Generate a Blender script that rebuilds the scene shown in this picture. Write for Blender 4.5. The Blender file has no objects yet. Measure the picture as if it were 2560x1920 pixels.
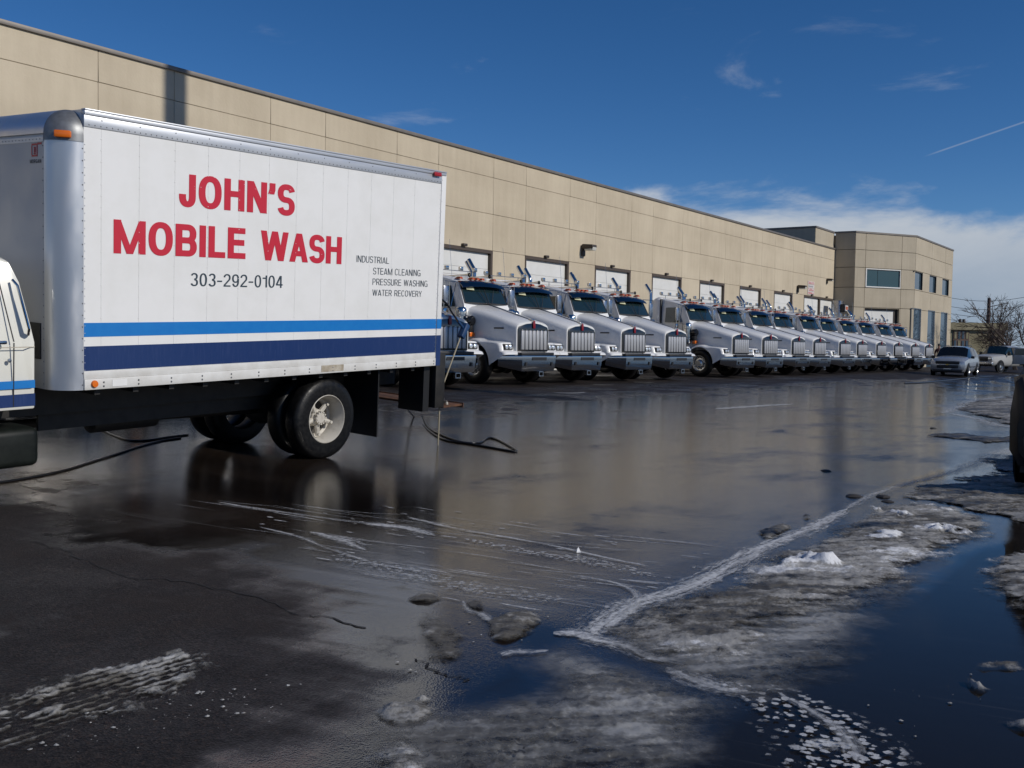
import bpy, bmesh, math, random
import numpy as np
from mathutils import Vector, Matrix

random.seed(7)
rng = np.random.default_rng(11)
R = math.radians
SC = bpy.context.scene
COL = SC.collection

# ------------------------------------------------------------------ camera
TH, PI_, RO, FPX, CZ = 0.6143, 0.0426, 0.0173, 2500.0, 1.70
def basis(th, pi, ro):
    F = np.array([math.cos(th)*math.cos(pi), math.sin(th)*math.cos(pi), -math.sin(pi)])
    Rr = np.array([math.sin(th), -math.cos(th), 0.0]); U = np.cross(Rr, F)
    c, s = math.cos(ro), math.sin(ro)
    return Rr*c+U*s, U*c-Rr*s, F
BR, BU, BF = basis(TH, PI_, RO)
cam = bpy.data.cameras.new('camera'); camo = bpy.data.objects.new('camera', cam); COL.objects.link(camo)
cam.sensor_width = 36.0; cam.lens = FPX/2560*36.0; cam.clip_end = 5000; cam.clip_start = 0.05
camo.matrix_world = Matrix(((BR[0], BU[0], -BF[0], 0), (BR[1], BU[1], -BF[1], 0), (BR[2], BU[2], -BF[2], CZ), (0, 0, 0, 1)))
SC.camera = camo
SC.render.resolution_x, SC.render.resolution_y = 1024, 768

# ------------------------------------------------------------------ light
SUN_EL = 30.0
SH = Vector((0.148, -0.989, 0.0)).normalized()
SUND = Vector((SH.x*math.cos(R(SUN_EL)), SH.y*math.cos(R(SUN_EL)), math.sin(R(SUN_EL))))
sl = bpy.data.lights.new('sun', 'SUN'); sl.energy = 3.0; sl.angle = R(0.53); sl.color = (1.0, 0.945, 0.86)
so = bpy.data.objects.new('sun', sl); COL.objects.link(so)
so.rotation_euler = (-SUND).to_track_quat('-Z', 'Y').to_euler(); so.location = (20, -40, 40)
SC.view_settings.view_transform = 'Standard'; SC.view_settings.look = 'None'
SC.view_settings.gamma = 1.0; SC.view_settings.exposure = 0.0

def pray(x, y):
    return BF + BR*((x-1280)/FPX) - BU*((y-960)/FPX)

CLOUD_OFF = (4.4, 4.4, 5.5)
W = bpy.data.worlds.new('World'); SC.world = W; W.use_nodes = True
def build_world():
    nt = W.node_tree; N = nt.nodes; L = nt.links
    for n in list(N): N.remove(n)
    out = N.new('ShaderNodeOutputWorld'); bg = N.new('ShaderNodeBackground'); L.new(bg.outputs[0], out.inputs[0])
    sky = N.new('ShaderNodeTexSky'); sky.sky_type = 'NISHITA'; sky.sun_disc = False
    sky.sun_elevation = R(SUN_EL); sky.sun_rotation = math.atan2(SUND.x, SUND.y)
    sky.altitude = 2500; sky.air_density = 0.9; sky.dust_density = 0.1; sky.ozone_density = 3.5
    bg.inputs[1].default_value = 0.075
    def math_(op, a, b=None, c=None, clamp=False):
        m = N.new('ShaderNodeMath'); m.operation = op; m.use_clamp = clamp
        for i, v in enumerate((a, b, c)):
            if v is None: continue
            if isinstance(v, (int, float)): m.inputs[i].default_value = v
            else: L.new(v, m.inputs[i])
        return m.outputs[0]
    def sstep(v, a, b):
        m = N.new('ShaderNodeMapRange'); m.interpolation_type = 'SMOOTHSTEP'
        L.new(v, m.inputs[0]); m.inputs[1].default_value = a; m.inputs[2].default_value = b
        return m.outputs[0]
    tc = N.new('ShaderNodeTexCoord'); d = tc.outputs['Generated']
    sep = N.new('ShaderNodeSeparateXYZ'); L.new(d, sep.inputs[0]); z = sep.outputs[2]
    # stretched direction for the horizon bank
    mp = N.new('ShaderNodeMapping'); mp.inputs['Scale'].default_value = (1, 1, 2.6); mp.inputs['Location'].default_value = CLOUD_OFF; L.new(d, mp.inputs[0])
    def noise(vec, scale, det, rough=0.55, dist=0.0):
        n = N.new('ShaderNodeTexNoise'); n.inputs['Scale'].default_value = scale; n.inputs['Detail'].default_value = det
        n.inputs['Roughness'].default_value = rough; n.inputs['Distortion'].default_value = dist
        L.new(vec, n.inputs['Vector']); return n.outputs[0]
    n1 = noise(mp.outputs[0], 5.0, 9, 0.58, 0.25)
    n2 = noise(mp.outputs[0], 2.0, 3)
    top = math_('ADD', math_('MULTIPLY', math_('SUBTRACT', n1, 0.5), 0.24), math_('MULTIPLY', math_('SUBTRACT', n2, 0.5), 0.08))
    h = math_('SUBTRACT', math_('ADD', top, 0.126), z)
    bank = sstep(h, -0.02, 0.035)
    # high thin wisps
    mp2 = N.new('ShaderNodeMapping'); mp2.inputs['Scale'].default_value = (1, 1, 3.6); mp2.inputs['Rotation'].default_value = (0.12, 0.05, 0.3)
    L.new(d, mp2.inputs[0])
    w = noise(mp2.outputs[0], 5.2, 8, 0.6, 0.5)
    wm = sstep(w, 0.60, 0.82)
    wl = sstep(z, 0.42, 0.16)
    wisp = math_('MULTIPLY', math_('MULTIPLY', wm, wl), 0.5)
    # contrail: a great circle between two directions
    a = Vector(pray(2303, 394)).normalized(); b = Vector(pray(2575, 300)).normalized(); nn = a.cross(b).normalized()
    dt = N.new('ShaderNodeVectorMath'); dt.operation = 'DOT_PRODUCT'; L.new(d, dt.inputs[0]); dt.inputs[1].default_value = nn
    ab = math_('ABSOLUTE', dt.outputs['Value'])
    line = sstep(ab, 0.0011, 0.0002)
    mdir = (b-a).normalized(); d2 = N.new('ShaderNodeVectorMath'); d2.operation = 'DOT_PRODUCT'; L.new(d, d2.inputs[0]); d2.inputs[1].default_value = mdir
    ra = sstep(d2.outputs['Value'], a.dot(mdir), a.dot(mdir)+0.02); rb = sstep(d2.outputs['Value'], b.dot(mdir)+0.12, b.dot(mdir)+0.05)
    d3 = N.new('ShaderNodeVectorMath'); d3.operation = 'DOT_PRODUCT'; L.new(d, d3.inputs[0]); d3.inputs[1].default_value = a
    fr = sstep(d3.outputs['Value'], 0.8, 0.9)
    con = math_('MULTIPLY', math_('MULTIPLY', math_('MULTIPLY', math_('MULTIPLY', line, ra), rb), fr), 0.20)
    m1 = math_('MAXIMUM', math_('MAXIMUM', math_('MULTIPLY', bank, 0.93), wisp), con)
    # cloud colour : whiter at tops, blue-grey below
    cr = N.new('ShaderNodeValToRGB'); L.new(sstep(math_('ADD', math_('MULTIPLY', n1, 0.12), z), 0.07, 0.24), cr.inputs[0])
    cr.color_ramp.elements[0].color = (3.6, 4.55, 5.9, 1); cr.color_ramp.elements[1].color = (7.5, 7.9, 8.4, 1)
    mx = N.new('ShaderNodeMix'); mx.data_type = 'RGBA'
    hv = N.new('ShaderNodeHueSaturation'); hv.inputs['Saturation'].default_value = 1.24; hv.inputs['Hue'].default_value = 0.504; hv.inputs['Value'].default_value = 1.10; L.new(sky.outputs[0], hv.inputs['Color'])
    L.new(m1, mx.inputs[0]); L.new(hv.outputs[0], mx.inputs[6]); L.new(cr.outputs[0], mx.inputs[7])
    L.new(mx.outputs[2], bg.inputs[0])
build_world()

# ------------------------------------------------------------------ ground shape and pixel helpers
def G(x, y):
    x = np.asarray(x, float); y = np.asarray(y, float)
    u = np.clip((y-3.5)/14.5, 0, 1); s = u*u*(3-2*u)
    return CZ - 1.72 + 0.51*s - 0.0055*(np.clip(x, -20, 110)-22)
def hit(x, y, up=0.0):
    d = pray(x, y); p = None; h = -0.1
    for _ in range(40):
        t = (h+up-CZ)/d[2]; p = d*t; h = float(G(p[0], p[1]))
    return Vector((p[0], p[1], h+up))
K = 2560/2212.0
def hitd(x, y, up=0.0): return hit(x*K, y*K, up)
def aty(x, y, Y):
    d = pray(x, y); t = Y/d[1]; return Vector((d[0]*t, Y, CZ+d[2]*t))
def atx(x, y, X):
    d = pray(x, y); t = X/d[0]; return Vector((X, d[1]*t, CZ+d[2]*t))
def atz(x, y, z):
    d = pray(x, y); return Vector((d[0]*z, d[1]*z, CZ+d[2]*z))

# ------------------------------------------------------------------ value noise in numpy
def _hash(ix, iy, seed):
    h = (ix.astype(np.int64)*374761393 + iy.astype(np.int64)*668265263 + seed*982451653) & 0x7fffffff
    h = ((h ^ (h >> 13))*1274126177) & 0x7fffffff
    return ((h ^ (h >> 16)) & 0xffff)/65535.0
def vnoise(x, y, seed=0):
    ix = np.floor(x); iy = np.floor(y); fx = x-ix; fy = y-iy
    fx = fx*fx*(3-2*fx); fy = fy*fy*(3-2*fy)
    a = _hash(ix, iy, seed); b = _hash(ix+1, iy, seed); c = _hash(ix, iy+1, seed); d = _hash(ix+1, iy+1, seed)
    return (a*(1-fx)+b*fx)*(1-fy)+(c*(1-fx)+d*fx)*fy
def fbm(x, y, o=4, seed=0, gain=0.5):
    r = 0; a = 1; t = 0
    for i in range(o):
        r = r+a*vnoise(x*2**i+17.3*i, y*2**i-9.1*i, seed+i); t += a; a *= gain
    return r/t
def sdpoly(px, py, poly):
    """signed distance, positive inside"""
    d = np.full(px.shape, 1e9); inside = np.zeros(px.shape, bool); n = len(poly)
    for i in range(n):
        ax, ay = poly[i]; bx, by = poly[(i+1) % n]
        ex, ey = bx-ax, by-ay; wx, wy = px-ax, py-ay
        t = np.clip((wx*ex+wy*ey)/max(ex*ex+ey*ey, 1e-9), 0, 1)
        d = np.minimum(d, np.hypot(wx-ex*t, wy-ey*t))
        c = ((ay > py) != (by > py)) & (px < (bx-ax)*(py-ay)/((by-ay) if abs(by-ay) > 1e-9 else 1e-9)+ax)
        inside ^= c
    return np.where(inside, d, -d)
def gpoly(pts):
    o = []
    for x, y in pts:
        p = hitd(x, y); o.append((p.x, p.y))
    return o
def ss(v, a, b):
    t = np.clip((v-a)/(b-a), 0, 1); return t*t*(3-2*t)

# ------------------------------------------------------------------ materials
MATS = {}
def pm(name, col, rough=0.5, metal=0.0, col2=None, nscale=6.0, ndet=4.0, bump=0.0, bscale=40.0, rvar=0.0, coat=0.0, spec=0.5,
       stretch=None, emit=None, ramp=(0.35, 0.65), coord='Object', trans=0.0):
    m = bpy.data.materials.new(name); m.use_nodes = True; nt = m.node_tree; N = nt.nodes; L = nt.links
    b = N['Principled BSDF']
    b.inputs['Base Color'].default_value = (*col, 1); b.inputs['Roughness'].default_value = rough
    b.inputs['Metallic'].default_value = metal; b.inputs['Specular IOR Level'].default_value = spec
    b.inputs['Coat Weight'].default_value = coat; b.inputs['Coat Roughness'].default_value = 0.05
    b.inputs['Transmission Weight'].default_value = trans
    tc = N.new('ShaderNodeTexCoord'); mp = N.new('ShaderNodeMapping'); L.new(tc.outputs[coord], mp.inputs[0])
    if stretch: mp.inputs['Scale'].default_value = stretch
    if col2 or rvar:
        n = N.new('ShaderNodeTexNoise'); n.inputs['Scale'].default_value = nscale; n.inputs['Detail'].default_value = ndet
        n.inputs['Roughness'].default_value = 0.6; L.new(mp.outputs[0], n.inputs['Vector'])
        mr = N.new('ShaderNodeMapRange'); mr.inputs[1].default_value = ramp[0]; mr.inputs[2].default_value = ramp[1]; L.new(n.outputs[0], mr.inputs[0])
        if col2:
            mx = N.new('ShaderNodeMix'); mx.data_type = 'RGBA'; L.new(mr.outputs[0], mx.inputs[0])
            mx.inputs[6].default_value = (*col, 1); mx.inputs[7].default_value = (*col2, 1); L.new(mx.outputs[2], b.inputs['Base Color'])
        if rvar:
            ma = N.new('ShaderNodeMath'); ma.operation = 'MULTIPLY_ADD'; ma.use_clamp = True
            L.new(mr.outputs[0], ma.inputs[0]); ma.inputs[1].default_value = rvar; ma.inputs[2].default_value = rough; L.new(ma.outputs[0], b.inputs['Roughness'])
    if bump:
        n2 = N.new('ShaderNodeTexNoise'); n2.inputs['Scale'].default_value = bscale; n2.inputs['Detail'].default_value = 3
        L.new(mp.outputs[0], n2.inputs['Vector'])
        bp = N.new('ShaderNodeBump'); bp.inputs['Strength'].default_value = bump; bp.inputs['Distance'].default_value = 0.01
        L.new(n2.outputs[0], bp.inputs['Height']); L.new(bp.outputs[0], b.inputs['Normal'])
    if emit:
        b.inputs['Emission Color'].default_value = (*emit[0], 1); b.inputs['Emission Strength'].default_value = emit[1]
    MATS[name] = m
    return m
M = MATS

# ------------------------------------------------------------------ mesh builder
class MB:
    def __init__(s): s.v = []; s.f = []
    def add(s, vs, fs):
        o = len(s.v); s.v += [tuple(p) for p in vs]; s.f += [tuple(i+o for i in f) for f in fs]; return s
    def box(s, x0, x1, y0, y1, z0, z1):
        vs = [(x, y, z) for x in (x0, x1) for y in (y0, y1) for z in (z0, z1)]
        return s.add(vs, [(0, 1, 3, 2), (4, 6, 7, 5), (0, 4, 5, 1), (2, 3, 7, 6), (0, 2, 6, 4), (1, 5, 7, 3)])
    def quad(s, *p): return s.add(p, [tuple(range(len(p)))])
    def prism(s, poly, a0, a1, axis='x'):
        def P(u, v, a): return {'x': (a, u, v), 'y': (u, a, v), 'z': (u, v, a)}[axis]
        n = len(poly); vs = [P(u, v, a0) for u, v in poly]+[P(u, v, a1) for u, v in poly]
        fs = [tuple(range(n))[::-1], tuple(range(n, 2*n))]+[(i, (i+1) % n, n+(i+1) % n, n+i) for i in range(n)]
        return s.add(vs, fs)
    def cyl(s, p0, p1, r0, r1=None, n=12, cap=True):
        r1 = r0 if r1 is None else r1; p0 = Vector(p0); p1 = Vector(p1); ax = (p1-p0).normalized()
        t = Vector((0, 0, 1)) if abs(ax.z) < 0.9 else Vector((1, 0, 0)); u = ax.cross(t).normalized(); w = ax.cross(u)
        vs = []
        for p, r in ((p0, r0), (p1, r1)):
            for i in range(n):
                a = 2*math.pi*i/n; vs.append(p+u*(r*math.cos(a))+w*(r*math.sin(a)))
        fs = [(i, (i+1) % n, n+(i+1) % n, n+i) for i in range(n)]
        if cap: fs += [tuple(range(n))[::-1], tuple(range(n, 2*n))]
        return s.add(vs, fs)
    def tube(s, path, r, n=8, cap=True):
        path = [Vector(p) for p in path]; rs = r if isinstance(r, (list, tuple)) else [r]*len(path)
        vs = []; prev = None
        for i, p in enumerate(path):
            a = path[max(i-1, 0)]; b = path[min(i+1, len(path)-1)]; ax = (b-a).normalized()
            if prev is None:
                t = Vector((0, 0, 1)) if abs(ax.z) < 0.9 else Vector((1, 0, 0)); u = ax.cross(t).normalized()
            else:
                u = (prev-ax*prev.dot(ax)).normalized()
            prev = u; w = ax.cross(u)
            for k in range(n):
                an = 2*math.pi*k/n; vs.append(p+u*(rs[i]*math.cos(an))+w*(rs[i]*math.sin(an)))
        fs = []
        for i in range(len(path)-1):
            for k in range(n):
                fs.append((i*n+k, i*n+(k+1) % n, (i+1)*n+(k+1) % n, (i+1)*n+k))
        if cap: fs += [tuple(range(n))[::-1], tuple(range((len(path)-1)*n, len(path)*n))]
        return s.add(vs, fs)
    def lathe(s, prof, c=(0, 0, 0), axis='x', n=32, close=False):
        """prof: (radius, along)"""
        vs = []
        for r, h in prof:
            for i in range(n):
                a = 2*math.pi*i/n; u, w = r*math.cos(a), r*math.sin(a)
                p = {'x': (h, u, w), 'y': (u, h, w), 'z': (u, w, h)}[axis]
                vs.append((p[0]+c[0], p[1]+c[1], p[2]+c[2]))
        m = len(prof); fs = []
        for j in range(m-1 if not close else m):
            for i in range(n):
                j2 = (j+1) % m
                fs.append((j*n+i, j*n+(i+1) % n, j2*n+(i+1) % n, j2*n+i))
        return s.add(vs, fs)
    def loft(s, secs, cap=True, closed=False, sel=None):
        m = len(secs[0]); vs = [p for sec in secs for p in sec]; fs = []
        for i in range(len(secs)-1):
            for j in range(m if closed else m-1):
                if sel and not sel(i, j): continue
                j2 = (j+1) % m
                fs.append((i*m+j, i*m+j2, (i+1)*m+j2, (i+1)*m+j))
        if cap: fs += [tuple(range(m))[::-1], tuple(range((len(secs)-1)*m, len(secs)*m))]
        return s.add(vs, fs)
    def mesh(s, name, bevel=0.0, seg=2, smooth=38, norm=True):
        me = bpy.data.meshes.new(name); me.from_pydata(s.v, [], s.f)
        bm = bmesh.new(); bm.from_mesh(me)
        if norm: bmesh.ops.recalc_face_normals(bm, faces=bm.faces)
        if bevel:
            es = [e for e in bm.edges if len(e.link_faces) == 2 and e.calc_face_angle(0) > R(28)]
            bmesh.ops.bevel(bm, geom=es, offset=bevel, segments=seg, affect='EDGES', profile=0.5, clamp_overlap=True)
        bm.to_mesh(me); bm.free()
        me.polygons.foreach_set('use_smooth', [True]*len(me.polygons))
        me.set_sharp_from_angle(angle=R(smooth))
        return me
    def build(s, name, mat, parent=None, bevel=0.0, seg=2, smooth=38, norm=True):
        return link(name, s.mesh(name, bevel, seg, smooth, norm), mat, parent)
def link(name, me, mat, parent=None):
    if mat is not None and not me.materials: me.materials.append(M[mat] if isinstance(mat, str) else mat)
    o = bpy.data.objects.new(name, me); COL.objects.link(o)
    if parent is not None: o.parent = parent
    return o
def tag(o, label=None, cat=None, group=None, kind=None):
    if label: o['label'] = label
    if cat: o['category'] = cat
    if group: o['group'] = group
    if kind: o['kind'] = kind
    return o
def empty(name, loc=(0, 0, 0), rz=0.0):
    o = bpy.data.objects.new(name, None); COL.objects.link(o); o.location = loc; o.rotation_euler = (0, 0, rz); o.empty_display_size = 0.2
    return o
KIDS = {}
def copy_tree(o, parent=None):
    c = o.copy(); COL.objects.link(c); c.parent = parent
    for ch in list(o.children): copy_tree(ch, c)
    return c
def inst(src, parent, loc=None, name=None):
    c = src.copy(); COL.objects.link(c); c.parent = parent
    if loc is not None: c.location = loc
    return c

# palette
pm('paint_white', (0.80, 0.80, 0.79), 0.24, coat=0.8, col2=(0.77, 0.77, 0.755), nscale=1.5, rvar=0.1)
pm('chrome', (0.58, 0.565, 0.54), 0.06, 1.0, bump=0.10, bscale=2.2, rvar=0.05, nscale=3)
pm('chrome_bumper', (0.48, 0.465, 0.45), 0.07, 1.0, bump=0.16, bscale=1.6, rvar=0.06, nscale=3)
pm('chrome_dull', (0.42, 0.43, 0.45), 0.22, 1.0, rvar=0.1, nscale=5)
pm('visor_steel', (0.22, 0.215, 0.215), 0.12, 1.0, rvar=0.05, nscale=3)
pm('grille_mesh', (0.45, 0.45, 0.455), 0.36, 0.45, rvar=0.1, nscale=30)
pm('grille_dark', (0.12, 0.115, 0.11), 0.15, 1.0, rvar=0.1)
pm('black_trim', (0.012, 0.012, 0.013), 0.45, col2=(0.02, 0.02, 0.022), nscale=10)
pm('black_gloss', (0.01, 0.01, 0.011), 0.12)
pm('chassis', (0.010, 0.010, 0.010), 0.6, col2=(0.022, 0.020, 0.018), nscale=8)
pm('chassis_red', (0.10, 0.008, 0.008), 0.5)
pm('rubber', (0.005, 0.005, 0.0055), 0.32, spec=0.28, col2=(0.010, 0.010, 0.010), nscale=20, rvar=0.2, bump=0.15, bscale=60)
pm('glass_dark', (0.012, 0.026, 0.030), 0.03, spec=0.8, rvar=0.02)
pm('glass_window', (0.03, 0.075, 0.09), 0.05, spec=0.9)
pm('glass_sky', (0.05, 0.085, 0.12), 0.03, spec=1.0)
pm('amber', (0.75, 0.16, 0.01), 0.25, coat=0.3)
pm('amber_dim', (0.42, 0.07, 0.02), 0.3)
pm('red_lens', (0.38, 0.015, 0.02), 0.22, coat=0.3)
pm('badge_red', (0.22, 0.01, 0.02), 0.3)
pm('lamp_lens', (0.75, 0.78, 0.8), 0.08, 0.6)
pm('sticker', (0.62, 0.62, 0.42), 0.6, col2=(0.5, 0.5, 0.3), nscale=30)
pm('aluminium', (0.62, 0.63, 0.65), 0.30, 0.85, rvar=0.15, nscale=4, stretch=(1, 1, 0.3))
pm('wheel_alu', (0.70, 0.70, 0.68), 0.25, 0.8)
pm('wall_gap', (0.34, 0.29, 0.215), 0.9)
pm('flashing', (0.16, 0.145, 0.13), 0.5, 0.2, col2=(0.19, 0.17, 0.15), nscale=2)
pm('door_white', (0.72, 0.72, 0.70), 0.5, col2=(0.66, 0.66, 0.63), nscale=1.2, bump=0.05, bscale=20)
pm('door_frame', (0.075, 0.055, 0.042), 0.55)
pm('lamp_bronze', (0.05, 0.038, 0.03), 0.5)
pm('lamp_glass', (0.6, 0.6, 0.55), 0.2)

def concrete(name, c1, c2):
    m = bpy.data.materials.new(name); m.use_nodes = True; nt = m.node_tree; N = nt.nodes; L = nt.links; b = N['Principled BSDF']
    tc = N.new('ShaderNodeTexCoord'); oi = N.new('ShaderNodeObjectInfo')
    gm = N.new('ShaderNodeNewGeometry')
    mp = N.new('ShaderNodeMapping'); L.new(gm.outputs['Position'], mp.inputs[0]); mp.inputs['Scale'].default_value = (0.6, 0.6, 0.35)
    n = N.new('ShaderNodeTexNoise'); n.inputs['Scale'].default_value = 1.1; n.inputs['Detail'].default_value = 7; n.inputs['Roughness'].default_value = 0.62; L.new(mp.outputs[0], n.inputs['Vector'])
    mp2 = N.new('ShaderNodeMapping'); L.new(gm.outputs['Position'], mp2.inputs[0]); mp2.inputs['Scale'].default_value = (3.5, 3.5, 0.22)
    n2 = N.new('ShaderNodeTexNoise'); n2.inputs['Scale'].default_value = 1.3; n2.inputs['Detail'].default_value = 5; L.new(mp2.outputs[0], n2.inputs['Vector'])
    ad = N.new('ShaderNodeMath'); ad.operation = 'MULTIPLY_ADD'; L.new(n.outputs[0], ad.inputs[0]); ad.inputs[1].default_value = 0.8
    ad2 = N.new('ShaderNodeMath'); ad2.operation = 'MULTIPLY_ADD'; L.new(n2.outputs[0], ad2.inputs[0]); ad2.inputs[1].default_value = 0.35; L.new(oi.outputs['Random'], ad2.inputs[2])
    sc = N.new('ShaderNodeMath'); sc.operation = 'MULTIPLY'; L.new(oi.outputs['Random'], sc.inputs[0]); sc.inputs[1].default_value = 0.12
    mp4 = N.new('ShaderNodeMapping'); L.new(gm.outputs['Position'], mp4.inputs[0]); mp4.inputs['Scale'].default_value = (0.10, 0.10, 0.75)
    n5 = N.new('ShaderNodeTexNoise'); n5.inputs['Scale'].default_value = 1.0; n5.inputs['Detail'].default_value = 4; L.new(mp4.outputs[0], n5.inputs['Vector'])
    ad3 = N.new('ShaderNodeMath'); ad3.operation = 'MULTIPLY_ADD'; L.new(n5.outputs[0], ad3.inputs[0]); ad3.inputs[1].default_value = 0.55; ad3.inputs[2].default_value = -0.275
    sc2 = N.new('ShaderNodeMath'); sc2.operation = 'ADD'; L.new(sc.outputs[0], sc2.inputs[0]); L.new(ad3.outputs[0], sc2.inputs[1])
    L.new(sc2.outputs[0], ad2.inputs[2]); L.new(ad2.outputs[0], ad.inputs[2])
    mr = N.new('ShaderNodeMapRange'); L.new(ad.outputs[0], mr.inputs[0]); mr.inputs[1].default_value = 0.42; mr.inputs[2].default_value = 0.86
    mx = N.new('ShaderNodeMix'); mx.data_type = 'RGBA'; mx.inputs[6].default_value = (*c1, 1); mx.inputs[7].default_value = (*c2, 1); L.new(mr.outputs[0], mx.inputs[0])
    L.new(mx.outputs[2], b.inputs['Base Color']); b.inputs['Roughness'].default_value = 0.85
    n3 = N.new('ShaderNodeTexNoise'); n3.inputs['Scale'].default_value = 14; n3.inputs['Detail'].default_value = 4; L.new(gm.outputs['Position'], n3.inputs['Vector'])
    bp = N.new('ShaderNodeBump'); bp.inputs['Strength'].default_value = 0.25; bp.inputs['Distance'].default_value = 0.02; L.new(n3.outputs[0], bp.inputs['Height']); L.new(bp.outputs[0], b.inputs['Normal'])
    MATS[name] = m
concrete('concrete_tan', (0.455, 0.385, 0.280), (0.565, 0.487, 0.362))
concrete('concrete_office', (0.38, 0.33, 0.245), (0.475, 0.415, 0.315))
concrete('concrete_olive', (0.25, 0.22, 0.13), (0.34, 0.30, 0.19))

# ------------------------------------------------------------------ the lot
DRY = gpoly([(-250, 1080), (60, 1085), (140, 1130), (220, 1170), (420, 1190), (620, 1215), (760, 1260), (880, 1330), (960, 1400), (1050, 1470), (1000, 1515), (850, 1535), (700, 1570), (600, 1660), (500, 1720), (-250, 1750)])
POOL1 = gpoly([(1420, 1720), (1520, 1560), (1640, 1480), (1720, 1410), (1850, 1320), (2000, 1260), (2060, 1200), (2250, 1150), (2500, 1250), (2500, 1720)])
POOL2 = gpoly([(990, 1515), (1060, 1470), (1100, 1430), (1150, 1460), (1130, 1500)])
POOL3 = gpoly([(960, 1290), (1150, 1330), (1270, 1365), (1400, 1290), (1600, 1205), (1790, 1125), (1900, 1050), (2100, 990), (2300, 930), (2300, 1010), (1960, 1075), (1840, 1110), (1640, 1200), (1450, 1300), (1290, 1375), (1150, 1420), (1040, 1370)])
SOAP = gpoly([(620, 1230), (800, 1180), (1000, 1230), (1250, 1300), (1150, 1330), (960, 1310), (800, 1300)])
SDIR = (hitd(1250, 1200)-hitd(760, 1135)); SANG = math.atan2(SDIR.y, SDIR.x)

def ground_mesh():
    def lines(a, b, fine, lo, hi):
        c = list(np.arange(a, b+1e-6, fine)); s = fine; v = a
        left = []
        while v > lo: s *= 1.35; v -= s; left.append(v)
        s = fine; v = c[-1]; right = []
        while v < hi: s *= 1.22; v += s; right.append(v)
        return np.array(left[::-1]+c+right)
    xs = lines(0.0, 16.0, 0.1, -300, 1500); ys = lines(-3.0, 15.0, 0.1, -600, 900)
    X, Y = np.meshgrid(xs, ys, indexing='ij'); Z = G(X, Y)
    film = np.full(X.shape, 0.82)
    wob = fbm(X*1.7, Y*1.7, 4, 3)-0.5
    film -= 0.60*ss(sdpoly(X, Y, DRY)+1.1*wob, -0.5, 0.9)
    film -= 0.50*ss(Y+3.5*wob, 10.0, 15.2)*ss(X, 9, 14)
    film -= 0.25*ss(X+3*wob, 40, 60)
    pool = np.zeros(X.shape)
    for P, w in ((POOL1, 1.0), (POOL2, 0.75), (POOL3, 0.65)):
        pool = np.maximum(pool, w*ss(sdpoly(X, Y, P)+0.15*wob, -0.05, 0.12))
    film = np.clip(np.maximum(film, pool), 0, 1)
    soap = ss(sdpoly(X, Y, SOAP)+0.3*wob, -0.4, 0.5)
    nx, ny = X.shape
    me = bpy.data.meshes.new('ground')
    co = np.stack([X, Y, Z], -1).reshape(-1, 3)
    idx = np.arange(nx*ny).reshape(nx, ny)
    f = np.stack([idx[:-1, :-1], idx[1:, :-1], idx[1:, 1:], idx[:-1, 1:]], -1).reshape(-1, 4)
    me.from_pydata(co.tolist(), [], f.tolist())
    for n, a in (('film', film), ('pool', pool), ('soap', soap)):
        at = me.attributes.new(n, 'FLOAT', 'POINT'); at.data.foreach_set('value', a.reshape(-1).astype(np.float32))
    me.polygons.foreach_set('use_smooth', [True]*len(me.polygons))
    return me

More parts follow.
